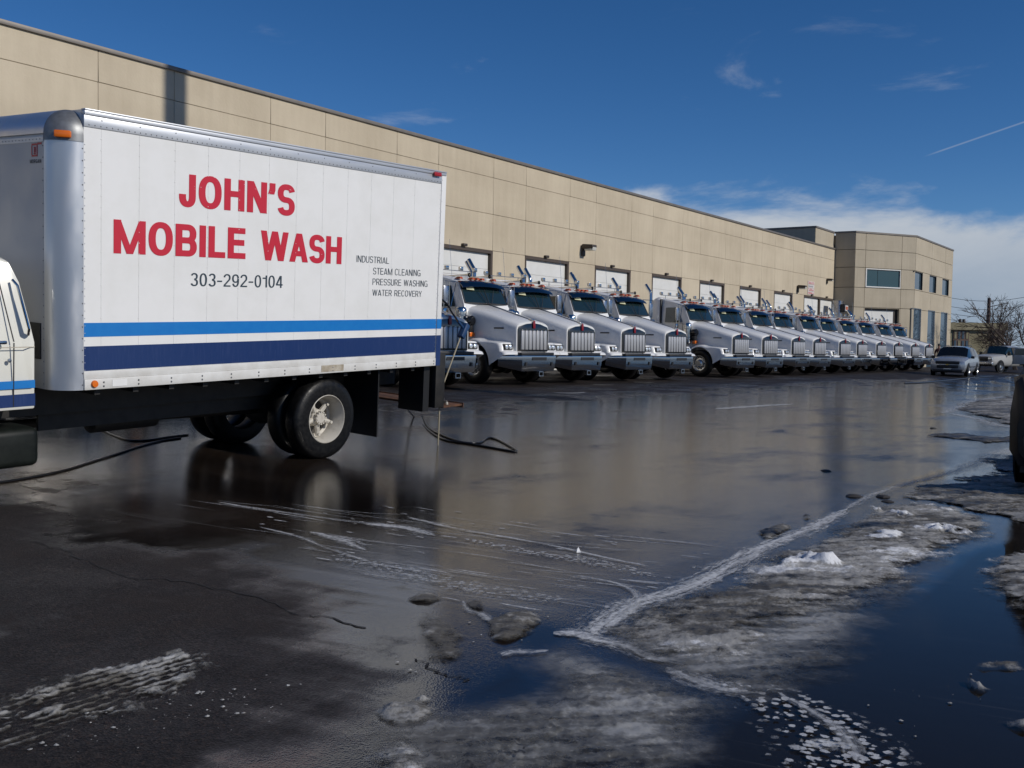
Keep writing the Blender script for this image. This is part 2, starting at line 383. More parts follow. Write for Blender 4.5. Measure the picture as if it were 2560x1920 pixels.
def asphalt_mat():
    m = bpy.data.materials.new('wet_asphalt'); m.use_nodes = True; nt = m.node_tree; N = nt.nodes; L = nt.links; b = N['Principled BSDF']
    gm = N.new('ShaderNodeNewGeometry'); pos = gm.outputs['Position']
    def at(n): a = N.new('ShaderNodeAttribute'); a.attribute_name = n; return a.outputs['Fac']
    def noise(vec, sc, det, ro=0.55):
        n = N.new('ShaderNodeTexNoise'); n.inputs['Scale'].default_value = sc; n.inputs['Detail'].default_value = det; n.inputs['Roughness'].default_value = ro; L.new(vec, n.inputs['Vector']); return n.outputs[0]
    def ma(op, a, b_=None, c=None, cl=False):
        q = N.new('ShaderNodeMath'); q.operation = op; q.use_clamp = cl
        for i, v in enumerate((a, b_, c)):
            if v is None: continue
            if isinstance(v, (int, float)): q.inputs[i].default_value = v
            else: L.new(v, q.inputs[i])
        return q.outputs[0]
    def mr(v, a, b_, c=0.0, d=1.0):
        q = N.new('ShaderNodeMapRange'); q.interpolation_type = 'SMOOTHSTEP'; L.new(v, q.inputs[0])
        for i, w in zip((1, 2, 3, 4), (a, b_, c, d)): q.inputs[i].default_value = w
        return q.outputs[0]
    def mix(f, a, b_):
        q = N.new('ShaderNodeMix'); q.data_type = 'RGBA'
        if isinstance(f, (int, float)): q.inputs[0].default_value = f
        else: L.new(f, q.inputs[0])
        for i, v in ((6, a), (7, b_)):
            if isinstance(v, tuple): q.inputs[i].default_value = (*v, 1)
            else: L.new(v, q.inputs[i])
        return q.outputs[2]
    film, pool, soap = at('film'), at('pool'), at('soap')
    rot = N.new('ShaderNodeMapping'); rot.inputs['Rotation'].default_value = (0, 0, -SANG); L.new(pos, rot.inputs[0])
    stv = N.new('ShaderNodeMapping'); stv.inputs['Scale'].default_value = (0.45, 4.5, 1); L.new(rot.outputs[0], stv.inputs[0])
    stv2 = N.new('ShaderNodeMapping'); stv2.inputs['Scale'].default_value = (0.10, 0.7, 1); L.new(rot.outputs[0], stv2.inputs[0])
    streak = noise(stv.outputs[0], 1.6, 6); broad = noise(stv2.outputs[0], 1.4, 5)
    pmap = N.new('ShaderNodeMapping'); pmap.inputs['Scale'].default_value = (0.45, 1.1, 1); L.new(pos, pmap.inputs[0]); patch = noise(pmap.outputs[0], 0.75, 7, 0.62)
    w = ma('ADD', film, ma('MULTIPLY', ma('SUBTRACT', patch, 0.5), 1.15)); w = ma('ADD', w, ma('MULTIPLY', ma('SUBTRACT', ma('ADD', ma('MULTIPLY', streak, 0.5), ma('MULTIPLY', noise(pos, 4.0, 6, 0.65), 0.5)), 0.5), 0.7), None, True)
    wet = mr(w, 0.28, 0.72)
    # aggregate
    vo = N.new('ShaderNodeTexVoronoi'); vo.inputs['Scale'].default_value = 95; L.new(pos, vo.inputs['Vector'])
    vc = N.new('ShaderNodeSeparateColor'); L.new(vo.outputs['Color'], vc.inputs[0])
    fine = noise(pos, 60, 3, 0.7); mott = noise(pos, 3.2, 6, 0.65)
    dry = mix(mr(vc.outputs[0], 0.25, 1.0), (0.011, 0.0098, 0.0102), (0.030, 0.0255, 0.0245))
    dry = mix(mr(vc.outputs[1], 0.88, 0.97, 0, 0.6), dry, (0.075, 0.045, 0.032))
    grain = noise(pos, 26, 5, 0.75); blot = noise(pos, 0.9, 6, 0.62)
    dry = mix(mr(mott, 0.35, 0.75, 0, 0.65), dry, (0.008, 0.007, 0.0075)); dry = mix(mr(grain, 0.50, 0.68, 0, 0.75), dry, (0.048, 0.038, 0.034)); dry = mix(mr(blot, 0.48, 0.70, 0, 0.55), dry, (0.034, 0.026, 0.022))
    wetc = mix(mr(broad, 0.35, 0.7), (0.007, 0.0055, 0.005), (0.022, 0.016, 0.0125))
    wetc = mix(pool, wetc, (0.0125, 0.0100, 0.0075)); col = mix(wet, dry, wetc)
    sp = ma('MULTIPLY', soap, mr(streak, 0.38, 0.75, 0.15, 1.0)); sp = ma('MULTIPLY', sp, 0.30)
    col = mix(sp, col, (0.42, 0.43, 0.44))
    stv3 = N.new('ShaderNodeMapping'); stv3.inputs['Scale'].default_value = (0.35, 13, 1); L.new(rot.outputs[0], stv3.inputs[0]); hair = noise(stv3.outputs[0], 1.5, 6, 0.65)
    thin = ma('MULTIPLY', mr(hair, 0.60, 0.70), ma('MULTIPLY', mr(broad, 0.46, 0.60), ma('MULTIPLY', wet, ma('MULTIPLY_ADD', pool, -0.8, 1.0)))); thin = ma('MULTIPLY', thin, 0.22)
    col = mix(thin, col, (0.5, 0.5, 0.5))
    L.new(col, b.inputs['Base Color'])
    rw = ma('ADD', 0.058, ma('MULTIPLY', ma('SUBTRACT', broad, 0.5), 0.24)); rw = ma('ADD', rw, ma('MULTIPLY', ma('SUBTRACT', streak, 0.5), 0.12), None, True); rw = ma('ADD', rw, ma('MULTIPLY', mr(patch, 0.38, 0.56, 1.0, 0.0), 0.12), None, True)
    rw = ma('MULTIPLY_ADD', pool, -0.09, rw, True); rw = ma('MAXIMUM', rw, 0.035)
    rd = mr(ma('ADD', ma('MULTIPLY', fine, 0.4), ma('MULTIPLY', blot, 0.6)), 0.35, 0.62, 0.42, 0.80)
    q = N.new('ShaderNodeMix'); q.data_type = 'FLOAT'; L.new(wet, q.inputs[0]); L.new(rd, q.inputs[2]); L.new(rw, q.inputs[3])
    L.new(q.outputs[0], b.inputs['Roughness']); L.new(ma('MULTIPLY_ADD', pool, -0.28, 1.47), b.inputs['IOR']); L.new(mr(wet, 0.0, 1.0, 0.22, 0.5), b.inputs['Specular IOR Level'])
    rip = noise(stv.outputs[0], 9.0, 3); rip2 = noise(pos, 3.5, 2); swell = noise(pos, 0.75, 2); wavelet = noise(pos, 13, 3, 0.55)
    hb = ma('MULTIPLY', ma('ADD', fine, ma('MULTIPLY', vo.outputs['Distance'], 0.8)), ma('MULTIPLY_ADD', wet, -0.89, 1.0))
    hb = ma('MULTIPLY', hb, ma('MULTIPLY_ADD', pool, -0.93, 1.0))
    hb = ma('ADD', hb, ma('MULTIPLY', rip, ma('MULTIPLY', wet, 0.055)))
    hb = ma('ADD', hb, ma('MULTIPLY', rip2, ma('MULTIPLY', wet, 0.12))); hb = ma('ADD', hb, ma('MULTIPLY', swell, ma('MULTIPLY', ma('MULTIPLY_ADD', pool, -0.7, 1.0), 0.42))); hb = ma('ADD', hb, ma('MULTIPLY', wavelet, ma('MULTIPLY', wet, ma('MULTIPLY_ADD', pool, -0.10, 0.12))))
    bp = N.new('ShaderNodeBump'); bp.inputs['Strength'].default_value = 0.7; bp.inputs['Distance'].default_value = 0.006; L.new(hb, bp.inputs['Height']); L.new(bp.outputs[0], b.inputs['Normal'])
    MATS['wet_asphalt'] = m
asphalt_mat()
tag(link('ground', ground_mesh(), 'wet_asphalt'), kind='structure')

# ------------------------------------------------------------------ warehouse
WY = 25.32; WX0 = 16.013; WTOP = CZ+7.765; WJ = [CZ+7.765, CZ+6.89, CZ+5.35, CZ+3.82]
jx = [WX0]
for i in range(21): jx.append(jx[-1]+(2.438 if i % 2 == 0 else 3.658))
for i in range(8): jx.insert(0, jx[0]-(3.658 if i % 2 == 0 else 2.438))
WXE = 80.3; jx[-1] = WXE
wh = empty('warehouse', (0, WY, 0)); tag(wh, 'long tan precast concrete warehouse with a row of white roll-up doors', 'warehouse')
MB().box(jx[0], WXE, 0.16, 40, -1, WTOP-0.12).build('core', 'wall_gap', wh)
def warehouse():
    gap = 0.005; cache = {}
    for k in range(len(jx)-1):
        x0, x1 = jx[k], jx[k+1]; wide = (x1-x0) > 3.0; n0 = k-8
        for r in range(4):
            zt = WJ[r]; zb = WJ[r+1] if r < 3 else -0.6
            if r == 3 and wide: continue
            key = (round(x1-x0, 2), r)
            if key not in cache:
                w = x1-x0
                cache[key] = MB().box(gap, w-gap, 0, 0.158, zb+gap, zt-gap).mesh('wall_panel', bevel=0.012, seg=1)
            o = link('wall_panel', cache[key], 'concrete_tan', wh); o.location = (x0, 0, 0)
        if wide:
            dz = WJ[3]; w = x1-x0
            if 'door' not in cache:
                hs_ = (dz-0.13+0.6)/9; cache['door'] = [MB().box(0.10, w-0.16, 0, 0.05, -0.6+hs_*i+0.003, -0.6+hs_*(i+1)-0.003).mesh('door_section', bevel=0.006, seg=1) for i in range(9)]
                fr = MB().box(0.0, w, -0.14, 0.02, dz-0.13, dz-0.004).box(0.0, 0.09, -0.135, 0.02, -0.6, dz-0.13).box(w-0.14, w, -0.135, 0.02, -0.6, dz-0.13)
                cache['frame'] = fr.mesh('door_frame')
                cache['box'] = MB().box(-0.13, 0.13, -0.14, 0, 0, 0.11).mesh('sensor_box', bevel=0.02)
            df = link('roll_up_door', MB().box(0.05, w-0.05, 0.052, 0.07, -0.6, dz-0.02).mesh('roll_up_door'), 'door_white', wh); df.location = (x0, 0.12, 0)
            for i, me in enumerate(cache['door']):
                link('door_section', me, 'door_white', df)
            link('door_frame', cache['frame'], 'door_frame', df)
            bx = link('sensor_box', cache['box'], 'lamp_bronze', wh); bx.location = ((x0+x1)/2-0.2, -0.001, dz+0.02)
    MB().box(jx[0]-0.05, WXE+0.02, -0.07, 0.4, WTOP-0.02, WTOP+0.10).build('parapet_flashing', 'flashing', wh, bevel=0.01)
    MB().box(jx[0], WXE, 0.4, 40, WTOP-0.4, WTOP-0.1).build('roof', 'flashing', wh)
warehouse()

def wall_lamp(px, py, label, s=1.0):
    p = aty(px, py, WY-0.002); t = empty('wall_lamp', p); tag(t, label, 'lamp', 'lamps on the warehouse wall')
    MB().box(-0.14*s, 0.14*s, -0.07, 0.0, -0.30*s, 0.10*s).build('back_plate', 'lamp_bronze', t, bevel=0.02)
    MB().prism([(0.0, 0.16*s), (-0.10*s, 0.24*s), (-0.62*s, 0.20*s), (-0.64*s, 0.10*s), (-0.60*s, 0.02*s), (-0.06*s, 0.02*s)], -0.20*s, 0.20*s, 'x').build('housing', 'lamp_bronze', t, bevel=0.02)
    MB().prism([(-0.645*s, 0.09*s), (-0.61*s, -0.06*s), (-0.20*s, -0.06*s), (-0.18*s, 0.018*s), (-0.60*s, 0.018*s)], -0.17*s, 0.17*s, 'x').build('lens', 'lamp_glass', t, bevel=0.01)
wall_lamp(1457, 624, 'bronze wall lamp on the warehouse above the truck row, nearest the box truck', 1.05)
wall_lamp(1994, 721, 'bronze wall lamp beside the red and white notice boards', 1.0)
wall_lamp(2067, 702, 'small bronze wall lamp on the warehouse nearest the office block', 0.75)

pm('notice_board', (0.70, 0.66, 0.63), 0.5, col2=(0.62, 0.58, 0.57), nscale=9)
pm('notice_red', (0.55, 0.16, 0.16), 0.5)
pm('notice_grey', (0.30, 0.30, 0.31), 0.5)
def notice():
    a = aty(2020.5, 702, WY-0.03); b = aty(2035, 738, WY-0.03)
    t = empty('notice_board', (a.x, WY-0.004, b.z)); tag(t, 'stack of four white boards with faded red lettering on the warehouse wall', 'sign')
    w = max(1.05, b.x-a.x); h = (a.z-b.z)/4
    for i in range(4):
        z0 = h*(3-i); MB().box(0, w, -0.03, 0, z0+0.012, z0+h-0.012).build('board', 'notice_board', t)
        mb = MB(); rows = 2 if i in (0, 2) else 1
        for r in range(rows):
            x = 0.08; zz = z0+h*(0.55-0.38*r) if rows == 2 else z0+h*0.25; hh = h*(0.26 if rows == 2 else 0.45)
            while x < w-0.12:
                cw = random.uniform(0.07, 0.13) if rows == 2 else random.uniform(0.12, 0.2)
                if random.random() < 0.82: mb.box(x, x+cw*0.75, -0.036, -0.031, zz, zz+hh)
                x += cw
        mb.build('lettering', 'notice_red' if i in (0, 2, 3) else 'notice_grey', t)
notice()

# ------------------------------------------------------------------ office block
def office():
    base = 0.0
    P0 = Vector((WXE+0.02, WY)); P1 = Vector((80.42, 23.75)); P2 = Vector((85.75, 20.45)); P3 = Vector((aty(2381, 700, 20.45).x, 20.45))
    h = CZ+9.07
    t = empty('office_block', (P1.x, P1.y, 0)); tag(t, 'two storey tan concrete office block with angled corner and blue windows', 'building')
    ox, oy = P1.x, P1.y
    def face(a, b, openings, rows, cols, name='wall_panel', skip=None):
        """panels between columns cols (fractions metres) and rows (heights), thickness inward; openings list of (u0,u1,z0,z1)"""
        d = (b-a); ln = d.length; d.normalize(); nrm = Vector((d.y, -d.x))  # outward: right-hand side
        def P(u, z, o): return (a.x+d.x*u+nrm.x*o-ox, a.y+d.y*u+nrm.y*o-oy, z)
        us = sorted(set([0, ln]+[c for c in cols])); 
        for i in range(len(us)-1):
            for j in range(len(rows)-1):
                u0, u1, z0, z1 = us[i], us[i+1], rows[j], rows[j+1]
                cells = [(u0, u1, z0, z1)]
                for (a0, a1, b0, b1) in openings:
                    nc = []
                    for (c0, c1, d0, d1) in cells:
                        if a1 <= c0 or a0 >= c1 or b1 <= d0 or b0 >= d1: nc.append((c0, c1, d0, d1)); continue
                        if a0 > c0: nc.append((c0, a0, d0, d1))
                        if a1 < c1: nc.append((a1, c1, d0, d1))
                        m0, m1 = max(a0, c0), min(a1, c1)
                        if b0 > d0: nc.append((m0, m1, d0, b0))
                        if b1 < d1: nc.append((m0, m1, b1, d1))
                    cells = nc
                if not cells: continue
                mb = MB(); g = 0.018
                for (c0, c1, d0, d1) in cells:
                    e0 = c0+(g if abs(c0-u0) < 1e-6 else 0); e1 = c1-(g if abs(c1-u1) < 1e-6 else 0)
                    f0 = d0+(g if abs(d0-z0) < 1e-6 else 0); f1 = d1-(g if abs(d1-z1) < 1e-6 else 0)
                    q = [P(e0, f0, 0), P(e1, f0, 0), P(e1, f1, 0), P(e0, f1, 0)]; q2 = [P(e0, f0, -0.2), P(e1, f0, -0.2), P(e1, f1, -0.2), P(e0, f1, -0.2)]
                    mb.add(q+q2, [(0, 1, 2, 3), (7, 6, 5, 4), (0, 4, 5, 1), (1, 5, 6, 2), (2, 6, 7, 3), (3, 7, 4, 0)])
                if len(cells) > 1: mb.build(name, 'concrete_office', t)['kind'] = 'stuff'
                else: mb.build(name, 'concrete_office', t)
        return P, ln
    rows = [-0.8, 1.6, CZ+3.2, CZ+4.76, CZ+6.34, CZ+7.74, h]
    # core body
    core = [(WXE+0.3, WY+0.3), (80.95, 23.95), (85.85, 20.66), (P3.x-0.2, 20.66), (P3.x-0.2, 60), (76.0, 60), (76.0, WY+0.3)]
    MB().prism([(x-ox, y-oy) for x, y in core], -0.8, h-0.15, 'z').build('core', 'wall_gap', t)
    # set-back upper part behind the warehouse parapet
    face(Vector((75.8, 60)), Vector((75.8, WY+0.1)), [], [6.0, CZ+7.74, h], [10, 20])
    face(Vector((75.8, WY+0.1)), Vector((WXE+0.02, WY+0.1)), [], [WTOP+0.12, h], [])
    face(P0, P1, [], rows, [])
    ch = (P2-P1).length
    wo = (1.12, 4.72, CZ+4.80, CZ+6.30); do = (1.12, 4.72, -0.8, CZ+3.15)
    Pf, ln = face(P1, P2, [wo, do], rows, [1.05, 4.80])
    mb = MB()
    def bar(Pn, u0, u1, z0, z1, o0, o1, m):
        q = [Pn(u0, z0, o1), Pn(u1, z0, o1), Pn(u1, z1, o1), Pn(u0, z1, o1), Pn(u0, z0, o0), Pn(u1, z0, o0), Pn(u1, z1, o0), Pn(u0, z1, o0)]
        m.add(q, [(0, 1, 2, 3), (7, 6, 5, 4), (0, 4, 5, 1), (1, 5, 6, 2), (2, 6, 7, 3), (3, 7, 4, 0)])
    wn = empty('wide_window'); wn.parent = t
    m = MB(); bar(Pf, wo[0], wo[1], wo[2], wo[2]+0.09, -0.12, 0.03, m); bar(Pf, wo[0], wo[1], wo[3]-0.07, wo[3], -0.12, 0.03, m)
    bar(Pf, wo[0], wo[0]+0.09, wo[2]+0.09, wo[3]-0.07, -0.12, 0.03, m); bar(Pf, wo[1]-0.05, wo[1], wo[2]+0.09, wo[3]-0.07, -0.12, 0.03, m)
    fo = m.build('window_frame', 'door_white', wn)
    for a, b in ((wo[0]+0.09, 2.38), (2.42, wo[1]-0.05)):
        m = MB(); bar(Pf, a, b, wo[2]+0.09, wo[3]-0.07, -0.1, -0.07, m); m.build('pane', 'glass_window', wn)
    dr = MB(); bar(Pf, do[0]+0.06, do[1]-0.35, -0.8, do[3]-0.16, -0.36, -0.3, dr); dr = dr.build('roll_up_door', 'door_white', t)
    m = MB(); bar(Pf, do[0], do[1], do[3]-0.16, do[3], -0.34, -0.25, m); bar(Pf, do[1]-0.35, do[1], -0.8, do[3]-0.16, -0.34, -0.27, m); m.build('door_frame', 'lamp_bronze', dr)
    # right face windows
    def rp(px, py):
        q = aty(px, py, P2.y); return q.x-P2.x, q.z
    ops = []
    for (xa, xb, ya, yb) in ((2286.5, 2307, 683, 727), (2324, 2341, 694, 736), (2356, 2372, 704, 745)):
        u0, _ = rp(xa, ya); u1, _ = rp(xb, ya); ops.append((u0, u1, CZ+4.85, CZ+6.30))
    ops2 = [(u0-0.15, u1-0.1, -0.8, CZ+3.3) for (u0, u1, _, _) in ops]
    Pf, ln = face(P2, P3, ops+ops2, rows, [5.6, 10.8])
    for k, (u0, u1, z0, z1) in enumerate(ops+ops2):
        w = empty('window'); w.parent = t
        m = MB(); bar(Pf, u0+0.02, u1-0.02, z0, z1-0.02, -0.16, -0.12, m); m.build('pane', 'glass_sky', w)
        m = MB(); bar(Pf, u1-0.10, u1, z0, z1, -0.115, 0.012, m); bar(Pf, u0, u1-0.10, z1-0.07, z1, -0.115, -0.03, m)
        if k > 2: bar(Pf, u0, u1-0.10, CZ+0.75, CZ+0.82, -0.115, -0.06, m)
        m.build('window_frame', 'black_trim' if k < 3 else 'chrome_dull', w)
    # parapet caps
    m = MB()
    pts = [(75.8, 60), (75.8, WY+0.1), (WXE+0.02, WY+0.1), (P1.x, P1.y), (P2.x, P2.y), (P3.x, P3.y), (P3.x, 60)]
    for a, b in zip(pts[:-1], pts[1:]):
        a = Vector(a); b = Vector(b); d = (b-a).normalized(); n = Vector((d.y, -d.x)); a2 = a-d*0.02; b2 = b+d*0.02
        q = [a2+n*0.06, b2+n*0.06, b2-n*0.3, a2-n*0.3]
        m.add([(p.x-ox, p.y-oy, h-0.01) for p in q]+[(p.x-ox, p.y-oy, h+0.12) for p in q], [(3, 2, 1, 0), (4, 5, 6, 7), (0, 1, 5, 4), (1, 2, 6, 5), (2, 3, 7, 6), (3, 0, 4, 7)])
    m.build('parapet_flashing', 'flashing', t)
    face(Vector((P3.x, 20.45)), Vector((P3.x, 60)), [], rows, [10, 20])
office()

def corner_sign():
    c = aty(2102, 770, 24.3)
    t = empty('wall_cabinet', (c.x, 24.3, 0.3)); tag(t, 'grey box with orange red sign in the corner beside the office block', 'sign')
    zt = aty(2102, 752, 24.3).z-0.3
    MB().box(-0.55, 0.55, -0.1, 0.5, 0, zt).build('cabinet', 'chrome_dull', t, bevel=0.03)
    z0 = aty(2102, 777, 24.3).z-0.3; z1 = aty(2102, 764, 24.3).z-0.3
    MB().box(-0.42, 0.42, -0.42, -0.1, z0-0.1, z1+0.1).build('sign_box', 'black_trim', t, bevel=0.02)
    MB().box(-0.30, 0.40, -0.45, -0.422, z0, z1).build('sign_face', 'door_white', t)
    MB().box(-0.22, 0.32, -0.458, -0.452, z0+0.07, z1-0.07).build('sign_field', 'amber_dim', t)
corner_sign()

# ------------------------------------------------------------------ conventional trucks (local: x across, y backwards, z up, origin on the ground under the grille)
def wheel_parts(root, cx, cy, r, w, side, dual=False, holes=True):
    """side = -1 outer face towards -x, +1 towards +x"""
    s = side
    prof = [(r*0.56, -w*0.42), (r*0.60, -w*0.5), (r*0.90, -w*0.5), (r*0.97, -w*0.40), (r, -w*0.22), (r, w*0.22), (r*0.97, w*0.40), (r*0.90, w*0.5), (r*0.60, w*0.5), (r*0.56, w*0.42)]
    ty = MB().lathe(prof, (cx, cy, r), 'x', 36, close=True)
    wh_ = ty.build('wheel', 'rubber', root, smooth=50)
    o = s*w*0.5
    rim = MB().lathe([(r*0.575, o*0.98), (r*0.555, o*0.98), (r*0.50, o*0.55), (r*0.42, o*0.45), (r*0.30, o*0.55), (r*0.26, o*1.05), (r*0.20, o*1.25), (0.001, o*1.25)], (cx, cy, r), 'x', 36)
    rim.build('rim', 'wheel_alu', wh_, smooth=40)
    if holes:
        m = MB()
        for k in range(10):
            a = 2*math.pi*k/10; yy = cy+r*0.435*math.cos(a); zz = r+r*0.435*math.sin(a)
            m.cyl((cx+o*0.40, yy, zz), (cx+o*0.50, yy, zz), r*0.058, n=8)
        q = m.build('hand_holes', 'black_trim', wh_); q['kind'] = 'stuff'
    return wh_

def make_truck():
    t = empty('white_truck')
    # bumper
    pl = [(-1.20, 0.14), (-0.70, -0.32), (0.70, -0.32), (1.20, 0.14)]
    top = [0.84]*4; bot = [0.53, 0.40, 0.40, 0.53]
    th = 0.045
    pin = [(-1.17, 0.18), (-0.68, -0.27), (0.68, -0.27), (1.17, 0.18)]
    secs = []
    for i in range(4):
        (x, y), (xi, yi) = pl[i], pin[i]; h = top[i]-bot[i]; nx, ny = (x-xi), (y-yi); l = math.hypot(nx, ny); nx /= l; ny /= l
        prof = [(-0.035, top[i]), (-0.006, top[i]-0.008), (0.0, top[i]-0.03), (-0.010, top[i]-0.14), (-0.028, bot[i]+h*0.3), (-0.06, bot[i]), (-0.08, bot[i]+0.01), (-0.07, top[i]-0.02)]
        secs.append([(x+nx*o, y+ny*o, z) for o, z in prof])
    mb = MB().loft(secs, cap=True, closed=True)
    bp = mb.build('bumper', 'chrome_bumper', t, smooth=20)
    MB().box(-0.30, 0.30, -0.326, -0.30, 0.70, 0.79).build('slot', 'black_trim', bp)
    for s in (-1, 1):
        MB().box(s*0.54-0.035, s*0.54+0.035, -0.327, -0.30, 0.55, 0.65).build('tow_hole', 'black_trim', bp)
    mb = MB()
    x0, x1, z0, z1, w = 0.02, 0.20, 0.25, 0.39, 0.022
    mb.box(x0, x1, -0.30, -0.20, z0, z0+w).box(x0, x1, -0.30, -0.20, z1-w, z1).box(x0, x0+w, -0.30, -0.20, z0+w, z1-w).box(x1-w, x1, -0.30, -0.20, z0+w, z1-w)
    mb.build('receiver', 'chrome_dull', t)
    MB().box(-0.68, 0.68, -0.27, 0.02, 0.845, 0.925).build('sill', 'black_trim', t, bevel=0.015)
    # hood
    hs = [(-0.04, [(0.655, 0.93), (0.67, 1.25), (0.665, 1.58), (0.63, 1.67), (0.545, 1.725), (0.27, 1.775), (0, 1.79)]),
          (0.02, [(0.68, 0.90), (0.69, 1.25), (0.685, 1.60), (0.65, 1.70), (0.56, 1.755), (0.28, 1.81), (0, 1.83)]),
          (0.62, [(0.69, 0.90), (0.71, 1.32), (0.71, 1.74), (0.675, 1.85), (0.585, 1.91), (0.29, 1.965), (0, 1.985)]),
          (1.26, [(0.66, 0.95), (0.74, 1.42), (0.745, 1.91), (0.70, 2.03), (0.61, 2.085), (0.30, 2.145), (0, 2.165)]),
          (1.84, [(0.68, 1.10), (0.80, 1.52), (0.815, 2.05), (0.77, 2.17), (0.66, 2.225), (0.33, 2.28), (0, 2.30)])]
    secs = []
    for y, h in hs:
        full = [(-x, y, z) for x, z in h]+[(x, y, z) for x, z in h[::-1][1:]]
        secs.append(full)
    MB().loft(secs, cap=True).build('hood', 'paint_white', t, smooth=50)
    MB().tube([(0, 0.03, 1.842), (0, 0.62, 1.997), (0, 1.26, 2.177), (0, 1.82, 2.312)], 0.014, 6).build('hood_hinge', 'chrome_dull', t)
    for s in (-1, 1):
        MB().box(s*0.706-0.014, s*0.706+0.014, 0.42, 0.86, 1.575, 1.615).build('hood_vent', 'black_trim', t)
    # grille
    out = [(-0.55, 0.95), (-0.555, 1.56), (-0.52, 1.64), (-0.25, 1.725), (0, 1.75), (0.25, 1.725), (0.52, 1.64), (0.555, 1.56), (0.55, 0.95)]
    g = MB().prism(out, -0.075, -0.036, 'y').build('grille', 'grille_dark', t, bevel=0.01); g.scale = (1.13, 1, 1)
    MB().box(-0.485, 0.485, -0.083, -0.076, 0.985, 1.545).build('grille_back', 'black_trim', g)
    bar = MB().prism([(-0.062, -0.084), (-0.045, -0.118), (0.045, -0.118), (0.062, -0.084)], 1.0, 1.535, 'z').mesh('grille_bar', bevel=0.006)
    cap = MB().box(-0.03, 0.03, -0.125, -0.085, 1.538, 1.556).mesh('bar_cap', bevel=0.006)
    for k in range(7):
        x = -0.414+0.138*k
        o = link('grille_bar', bar, 'grille_mesh', g); o.location = (x, 0, 0)
        o = link('bar_cap', cap, 'chrome', g); o.location = (x, 0, 0)
    bd = MB().lathe([(0.001, -0.02), (0.04, -0.018), (0.05, 0), (0.001, 0)], (0, 0, 0), 'y', 12)
    bd = MB().prism([(-0.045, 1.60), (0.045, 1.60), (0.05, 1.72), (0.03, 1.82), (-0.03, 1.82), (-0.05, 1.72)], -0.105, -0.074, 'y').build('badge', 'badge_red', t, bevel=0.01)
    MB().box(-0.06, 0.06, -0.06, 0.10, 1.822, 1.865).build('hood_ornament', 'chrome', t, bevel=0.015)
    # fenders
    ay, ar, Rw = 1.16, 0.55, 0.76
    for s in (-1, 1):
        P = []; Q = []
        for a in range(2, 118, 8):
            P.append((ay+Rw*math.cos(R(a)), ar+Rw*math.sin(R(a)))); Q.append((ay+0.66*math.cos(R(a)), ar+0.66*math.sin(R(a))))
        for p, a in (((0.55, 1.235), 135), ((0.30, 1.215), 148), ((0.13, 1.19), 158), ((0.07, 1.10), 166), ((0.045, 0.97), 172), ((-0.10, 0.93), 176), ((-0.14, 0.86), 180)):
            P.append(p); Q.append((ay+0.66*math.cos(R(a)), ar+0.66*math.sin(R(a))))
        secs = []
        for (py, pz), (qy, qz) in zip(P, Q):
            dy, dz = py-ay, pz-ar; l = math.hypot(dy, dz); dy /= l; dz /= l
            row = []
            for x, o in ((0.50, 0.0), (0.98, 0.0), (1.10, -0.012), (1.17, -0.04), (1.195, -0.085)):
                row.append((s*x, py+dy*o, pz+dz*o))
            row.append((s*1.195, qy, qz)); row.append((s*1.15, qy, qz))
            secs.append(row)
        MB().loft(secs, cap=False).build('fender', 'paint_white', t, smooth=45)
        hl = MB().box(min(s*0.74, s*1.07), max(s*0.74, s*1.07), 0.015, 0.2, 0.985, 1.15).build('headlight', 'black_trim', t, bevel=0.02)
        for x in (0.83, 0.98):
            MB().lathe([(0.001, -0.012), (0.045, -0.006), (0.065, 0.006), (0.066, 0.03)], (s*x, 0.012, 1.068), 'y', 16).build('lens', 'lamp_lens', hl)
        # air cleaner, intake, signal
        ac = MB().lathe([(0.001, 2.20), (0.12, 2.19), (0.165, 2.13), (0.17, 2.05), (0.17, 1.42), (0.15, 1.33), (0.001, 1.32)], (s*1.02, 2.12, 0), 'z', 20).build('air_cleaner', 'chrome', t)
        for z in (1.55, 1.95): MB().lathe([(0.17, z-0.02), (0.178, z-0.015), (0.178, z+0.015), (0.17, z+0.02)], (s*1.02, 2.12, 0), 'z', 20).build('band', 'chrome_dull', ac)
        MB().lathe([(0.001, 1.62), (0.10, 1.63), (0.15, 1.68), (0.15, 1.86), (0.10, 1.93), (0.001, 1.95)], (s*0.93, 0, 1.80), 'y', 18).build('intake', 'black_gloss', t)
        MB().lathe([(0.09, 1.46), (0.11, 1.50), (0.11, 1.66), (0.001, 1.66)], (s*0.93, 1.78, 0), 'z', 14).build('intake_boot', 'black_trim', t)
        MB().box(min(s*0.80, s*1.0), max(s*0.80, s*1.0), 1.68, 1.82, 1.34, 1.47).build('turn_signal', 'amber', t, bevel=0.02)
        # mirror
        mir = MB().box(min(s*1.28, s*1.48), max(s*1.28, s*1.48), 2.36, 2.43, 2.28, 2.80).build('mirror', 'chrome_dull', t, bevel=0.02)
        m = MB().tube([(s*0.90, 2.42, 2.93), (s*1.45, 2.36, 2.93), (s*1.46, 2.38, 2.60), (s*1.46, 2.38, 2.16), (s*0.93, 2.40, 2.16)], 0.014, 6)
        m.tube([(s*1.25, 2.37, 2.93), (s*1.25, 2.38, 2.16)], 0.012, 6).tube([(s*0.88, 2.50, 2.90), (s*1.20, 2.37, 2.20)], 0.012, 6)
        m.build('mirror_bracket', 'chrome', mir)
        MB().lathe([(0.001, 0), (0.10, 0.02), (0.11, 0.05), (0.001, 0.06)], (s*1.38, 2.36, 2.06), 'y', 14).build('convex_mirror', 'chrome', mir)
